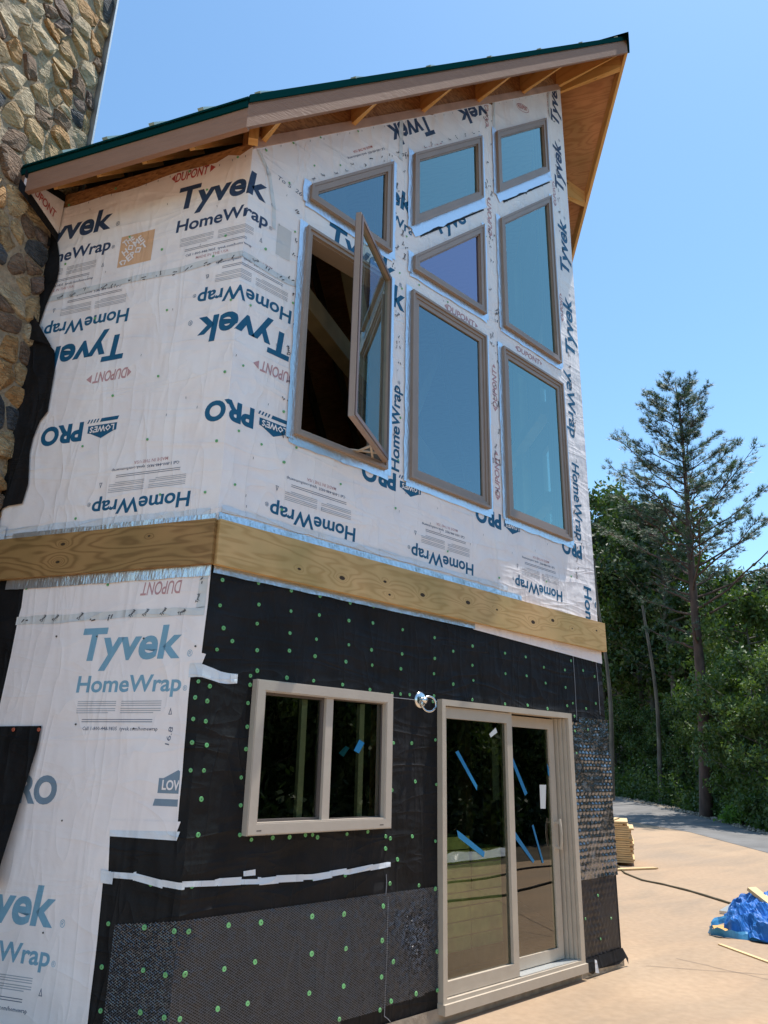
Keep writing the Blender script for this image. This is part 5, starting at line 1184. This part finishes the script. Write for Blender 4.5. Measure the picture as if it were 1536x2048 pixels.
trees = [  # px, distance, kind, scale, label
 (1222, 50, 'c', 1.10, 'tall dark hardwood close against the right edge of the house'), (1248, 50, 'a', 1.24, 'tall leafy hardwood just left of the pine, its crown reaching highest'),
 (1290, 49, 'b', 1.06, 'light green hardwood directly left of the pine trunk'), (1328, 47, 'a', 1.12, 'full green hardwood behind the pine, left of its trunk'),
 (1365, 43, 'c', .98, 'dark hardwood right behind the pine trunk'), (1405, 46, 'b', .98, 'light green hardwood behind the pine, right of its trunk'), (1490, 42, 'd', 1.35, 'low broad hardwood right of the pine with sunlit lower leaves'),
 (1480, 44, 'a', .72, 'rounded hardwood in the gap between pine and right picture edge'), (1520, 36, 'b', .66, 'light green hardwood at the right picture edge'), (1560, 42, 'c', .70, 'dark hardwood cut by the right picture edge'),
 (1200, 58, 'a', 1.2, 'distant hardwood mostly hidden behind the house corner'), (1350, 60, 'c', 1.05, 'distant dark hardwood deep in the wood behind the pine'), (1440, 58, 'a', .9, 'distant hardwood behind the low broad one'), (1510, 55, 'c', .8, 'distant dark hardwood behind the light green one at the right')]
for i, (px, ds, kd, sc, lb) in enumerate(trees): make_tree('hardwood_tree', KINDS[kd], bypx(px, ds), i*1.7, sc, lb, 'hardwood trees at the edge of the wood')
low = [(1236, 45, .5), (1268, 45, .6), (1312, 43, .5), (1352, 42, .5), (1392, 38.5, .55), (1450, 38, .45), (1492, 33.2, .60), (1502, 30.5, .66), (1532, 29, .66), (1562, 28.5, .66), (1512, 36.5, .95), (1550, 33.5, 1.0)]
lbl = ['young tree under the wood edge next to the house corner', 'young tree right of the one at the house corner', 'young tree just left of the grey trunk', 'young tree left of the pine foot', 'young tree right behind the pine foot', 'young tree a step right of the pine foot', 'leafy sapling over the driveway bend', 'leafy sapling right of the driveway bend', 'leafy sapling near the right picture edge', 'leafy sapling cut by the right picture edge', 'taller understory tree behind the driveway bend saplings', 'taller understory tree at the right picture edge']
for i, (px, ds, sc) in enumerate(low): make_tree('young_tree', KINDS['e' if px > 1440 and i % 2 else 'd'], bypx(px, ds), i*2.3+.4, sc, lbl[i], 'young trees along the driveway')
# bare grey trunks seen in the shade
for px, ds, h, lb in ((1226, 37, 12, 'pale slender bare trunk next to the house corner'), (1322, 38, 10, 'pale slender trunk midway between house and pine')):
    th = MB(); b0 = Vector(bypx(px, ds)); th.tube([b0+Vector((.15*sin(z*.5), .1*cos(z*.6), z)) for z in range(0, h)], [.12-.007*z for z in range(h)], 8); 
    t = th.build('trunk', M['bark_grey'], None, True); r0 = empty('bare_tree', (0, 0, 0), lb, 'tree'); t.parent = r0
# the far wood as one mass
rnd = random.Random(12); mb = MB()
for k in range(26000):
    px = rnd.uniform(1100, 1700); ds = rnd.uniform(62, 82); b0 = Vector(bypx(px, ds)); hmax = (17 if px < 1330 else 17-(px-1330)*.030); z = rnd.uniform(0, 1)**.8*hmax; leafquad(mb, b0+Vector((0, 0, z)), .45, rnd, .2)
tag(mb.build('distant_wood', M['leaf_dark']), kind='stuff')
mb = MB()
for k in range(15000):
    px = rnd.uniform(1150, 1640); base_d = interp(px, [(1150, 43), (1220, 40.7), (1380, 33.6), (1536, 25.2), (1640, 22)]); ds = base_d+.6+abs(rnd.gauss(0, 2.5)); b0 = Vector(bypx(px, ds)); z = abs(rnd.gauss(0, .7))*(1+mnoise.noise(Vector((px*.02, ds*.2, 0)))); leafquad(mb, b0+Vector((0, 0, z)), .09, rnd)
tag(mb.build('undergrowth', M['leaf']), kind='stuff')
# shrub
mb = MB(); th = MB(); rnd = random.Random(31)
for k in range(14): a = rnd.uniform(0, 6.28); e = Vector((cos(a)*rnd.uniform(.2, .75), sin(a)*rnd.uniform(.2, .6), rnd.uniform(.3, .85))); th.tube([Vector((0, 0, 0)), e*.6+Vector((0, 0, .1)), e], [.02, .012, .005], 4); [leafquad(mb, e+Vector((rnd.gauss(0, .2), rnd.gauss(0, .2), rnd.gauss(0, .12))), .085, rnd) for _ in range(110)]
SHR = [('stem', th.build('stem', M['bark_grey']).data), ('foliage', mb.build('foliage', M['shrub']).data)]
for o in [o for o in col.objects if o.name in ('stem', 'foliage') and not o.parent]: bpy.data.objects.remove(o)
for (x, y, sc, lb) in ((1265, 1600, 1.05, 'bright green shrub beside the far driveway near the house corner'), (1430, 1640, .55, 'small green shrub right of the pine foot'), (1482, 1652, .75, 'leafy shrub on the gravel verge near the right edge')):
    q = pG(x, y); make_tree('shrub', SHR, (q.x, q.y, -.02), sc*3, sc, lb, None, 'shrub')
# trees behind the photographer (they show in the door and window glass)
for i in range(34):
    a = R(-86+i*2.8); d_ = random.uniform(27, 34) if i % 2 else random.uniform(34, 40); x, y = 2+cos(a)*d_, sin(a)*d_; make_tree('hardwood_tree', KINDS['dadc'[i % 4]], (x, y, -.02), i*2.1, random.uniform(.78, 1.05) if i % 2 == 0 else .55, 'leafy hardwood behind the photographer, reflected in the lower glass', 'hardwood trees behind the photographer')
bl = random.Random(55)
for i in range(24):
    x = 2.2+i*.66; make_tree('young_tree', KINDS['d'], (x, -8.6-bl.uniform(0, 1.8)+.02*x, -.02), i*1.9, bl.uniform(.5, .72), 'young tree close behind the photographer, seen only in the door glass', 'young trees behind the photographer')
mb = MB()
for k in range(9000): x = bl.uniform(1.5, 19); leafquad(mb, Vector((x, -7.0-abs(bl.gauss(0, .8)), abs(bl.gauss(0, .55)))), .10, bl)
tag(mb.build('undergrowth', M['leaf_dark']), kind='stuff')
mb = MB(); q_ = []
for i in range(70): x = -4+i*.22; q_.append([Vector((x, -5.75-.03*x+.1*mnoise.noise(Vector((x, 0, 0)))+dy, .02+.12*k2*(1+.6*mnoise.noise(Vector((x*3, k2, 5)))))) for k2, dy in ((0, .2), (1, .08), (.8, -.1), (0, -.2))])
for i in range(69):
    for k2 in range(3): mb.quad(q_[i][k2], q_[i+1][k2], q_[i+1][k2+1], q_[i][k2+1])
tag(mb.build('plastic_sheet', M['white_tape']), 'crumpled pale plastic sheet along the slab edge, seen reflected in the patio door', 'plastic sheet')
for yy, lb in ((-3.1, 'dark hose on the slab reflected lowest in the patio door'), (-4.3, 'second dark hose on the slab reflected in the patio door, farther from the wall')):
    mb = MB(); mb.tube([Vector((4.4+i*.4, yy+.12*sin(i*.7+yy), .015)) for i in range(16)], .016, 6); tag(mb.build('hose', M['felt']), lb, 'hose')
mb = MB(); rnd = random.Random(5)
for k in range(30000):
    a = R(rnd.uniform(-92, 14)); d_ = rnd.uniform(30, 46); leafquad(mb, Vector((2+cos(a)*d_, sin(a)*d_, rnd.random()**1.1*8.2)), .42, rnd, .2)
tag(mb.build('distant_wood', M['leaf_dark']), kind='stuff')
# pine
rp = random.Random(77); pine = empty('pine_tree', bypx(1404, 32.4), 'tall pine with long bare reddish trunk and open feathery crown', 'tree')
d0 = ray(1404, 1560); d0.z = 0; d0.normalize(); RT = Vector((d0.y, -d0.x, 0))
H = 18.0; tk = lambda z: RT*(.075*z-.0022*z*z+.05*sin(z*.5))+Vector((0, 0, z))
th = MB(); th.tube([tk(z*H/24) for z in range(25)], [.245*(1-.93*(z/24)**1.15) for z in range(25)], 10); th.build('trunk', M['bark_pine'], pine, True)
br = MB(); nd_ = MB()
def tuft(c, dirv, sz):
    for k in range(9):
        d = (dirv*.8+Vector((rp.gauss(0, .55), rp.gauss(0, .55), rp.gauss(0, .45)+.35))).normalized(); s_ = d.orthogonal().normalized()*.012; i = len(nd_.v); L = sz*rp.uniform(.7, 1.2); nd_.v += [c-s_, c+s_, c+d*L]; nd_.f.append((i, i+1, i+2)); nd_.uv += [(0, 0)]*3
nb = 78
for k in range(nb):
    z = 6.0+(H-6.4)*(k/nb)**.92; t = (z-6)/(H-6); a = k*2.4+rp.uniform(-.5, .5); rside = cos(a)
    L = (4.5*(1-t)**.8+.28)*rp.choice((.6, .8, .9, 1.0, 1.08))*rp.uniform(.85, 1.1)
    if z < 9.5: 
        if rside < .1: L *= .45
        else: L *= 1.1
    if z < 7.4 and rp.random() < .5: continue
    rise = .34+.55*t+rp.uniform(-.12, .16); D = RT*cos(a)+d0*sin(a); b0 = tk(z); P = [b0]
    for j in range(1, 7): u_ = j/6; P.append(b0+D*L*u_+Vector((0, 0, L*(rise*u_*.75+.22*u_*u_)))+Vector((rp.uniform(-.05, .05), rp.uniform(-.05, .05), rp.uniform(-.04, .04)))*L*.5)
    br.tube(P, [(.050*(1-t)+.014)*(1-.13*j) for j in range(7)], 5)
    dens = (.92 if z > 8.4 else .3)
    for j in range(3, 7):
        for s_ in range(6):
            if rp.random() > dens: continue
            sd_ = (D.cross(Vector((0, 0, 1)))*rp.choice((-1, 1))*rp.uniform(.3, 1)+D*rp.uniform(.3, .9)+Vector((0, 0, rp.uniform(.0, .6)))).normalized(); l_ = L*.30*(1.15-j*.11)*rp.uniform(.5, 1.2)+.12; q0 = P[j-1].lerp(P[j], rp.random()); q1 = q0+sd_*l_; br.tube([q0, q0.lerp(q1, .5)+Vector((0, 0, -.02)), q1], [.012, .009, .005], 3)
            for m_ in range(7 if l_ > .4 else 4): tuft(q0.lerp(q1, .45+.55*rp.random())+Vector((rp.gauss(0, .05), rp.gauss(0, .05), rp.gauss(0, .04))), sd_, .20)
    tuft(P[-1], D, .2)
br.build('branches', M['bark_pine'], pine, True); nd_.build('needles', M['needle'], pine)
print('stones', n1, 'objects', len(scn.objects))
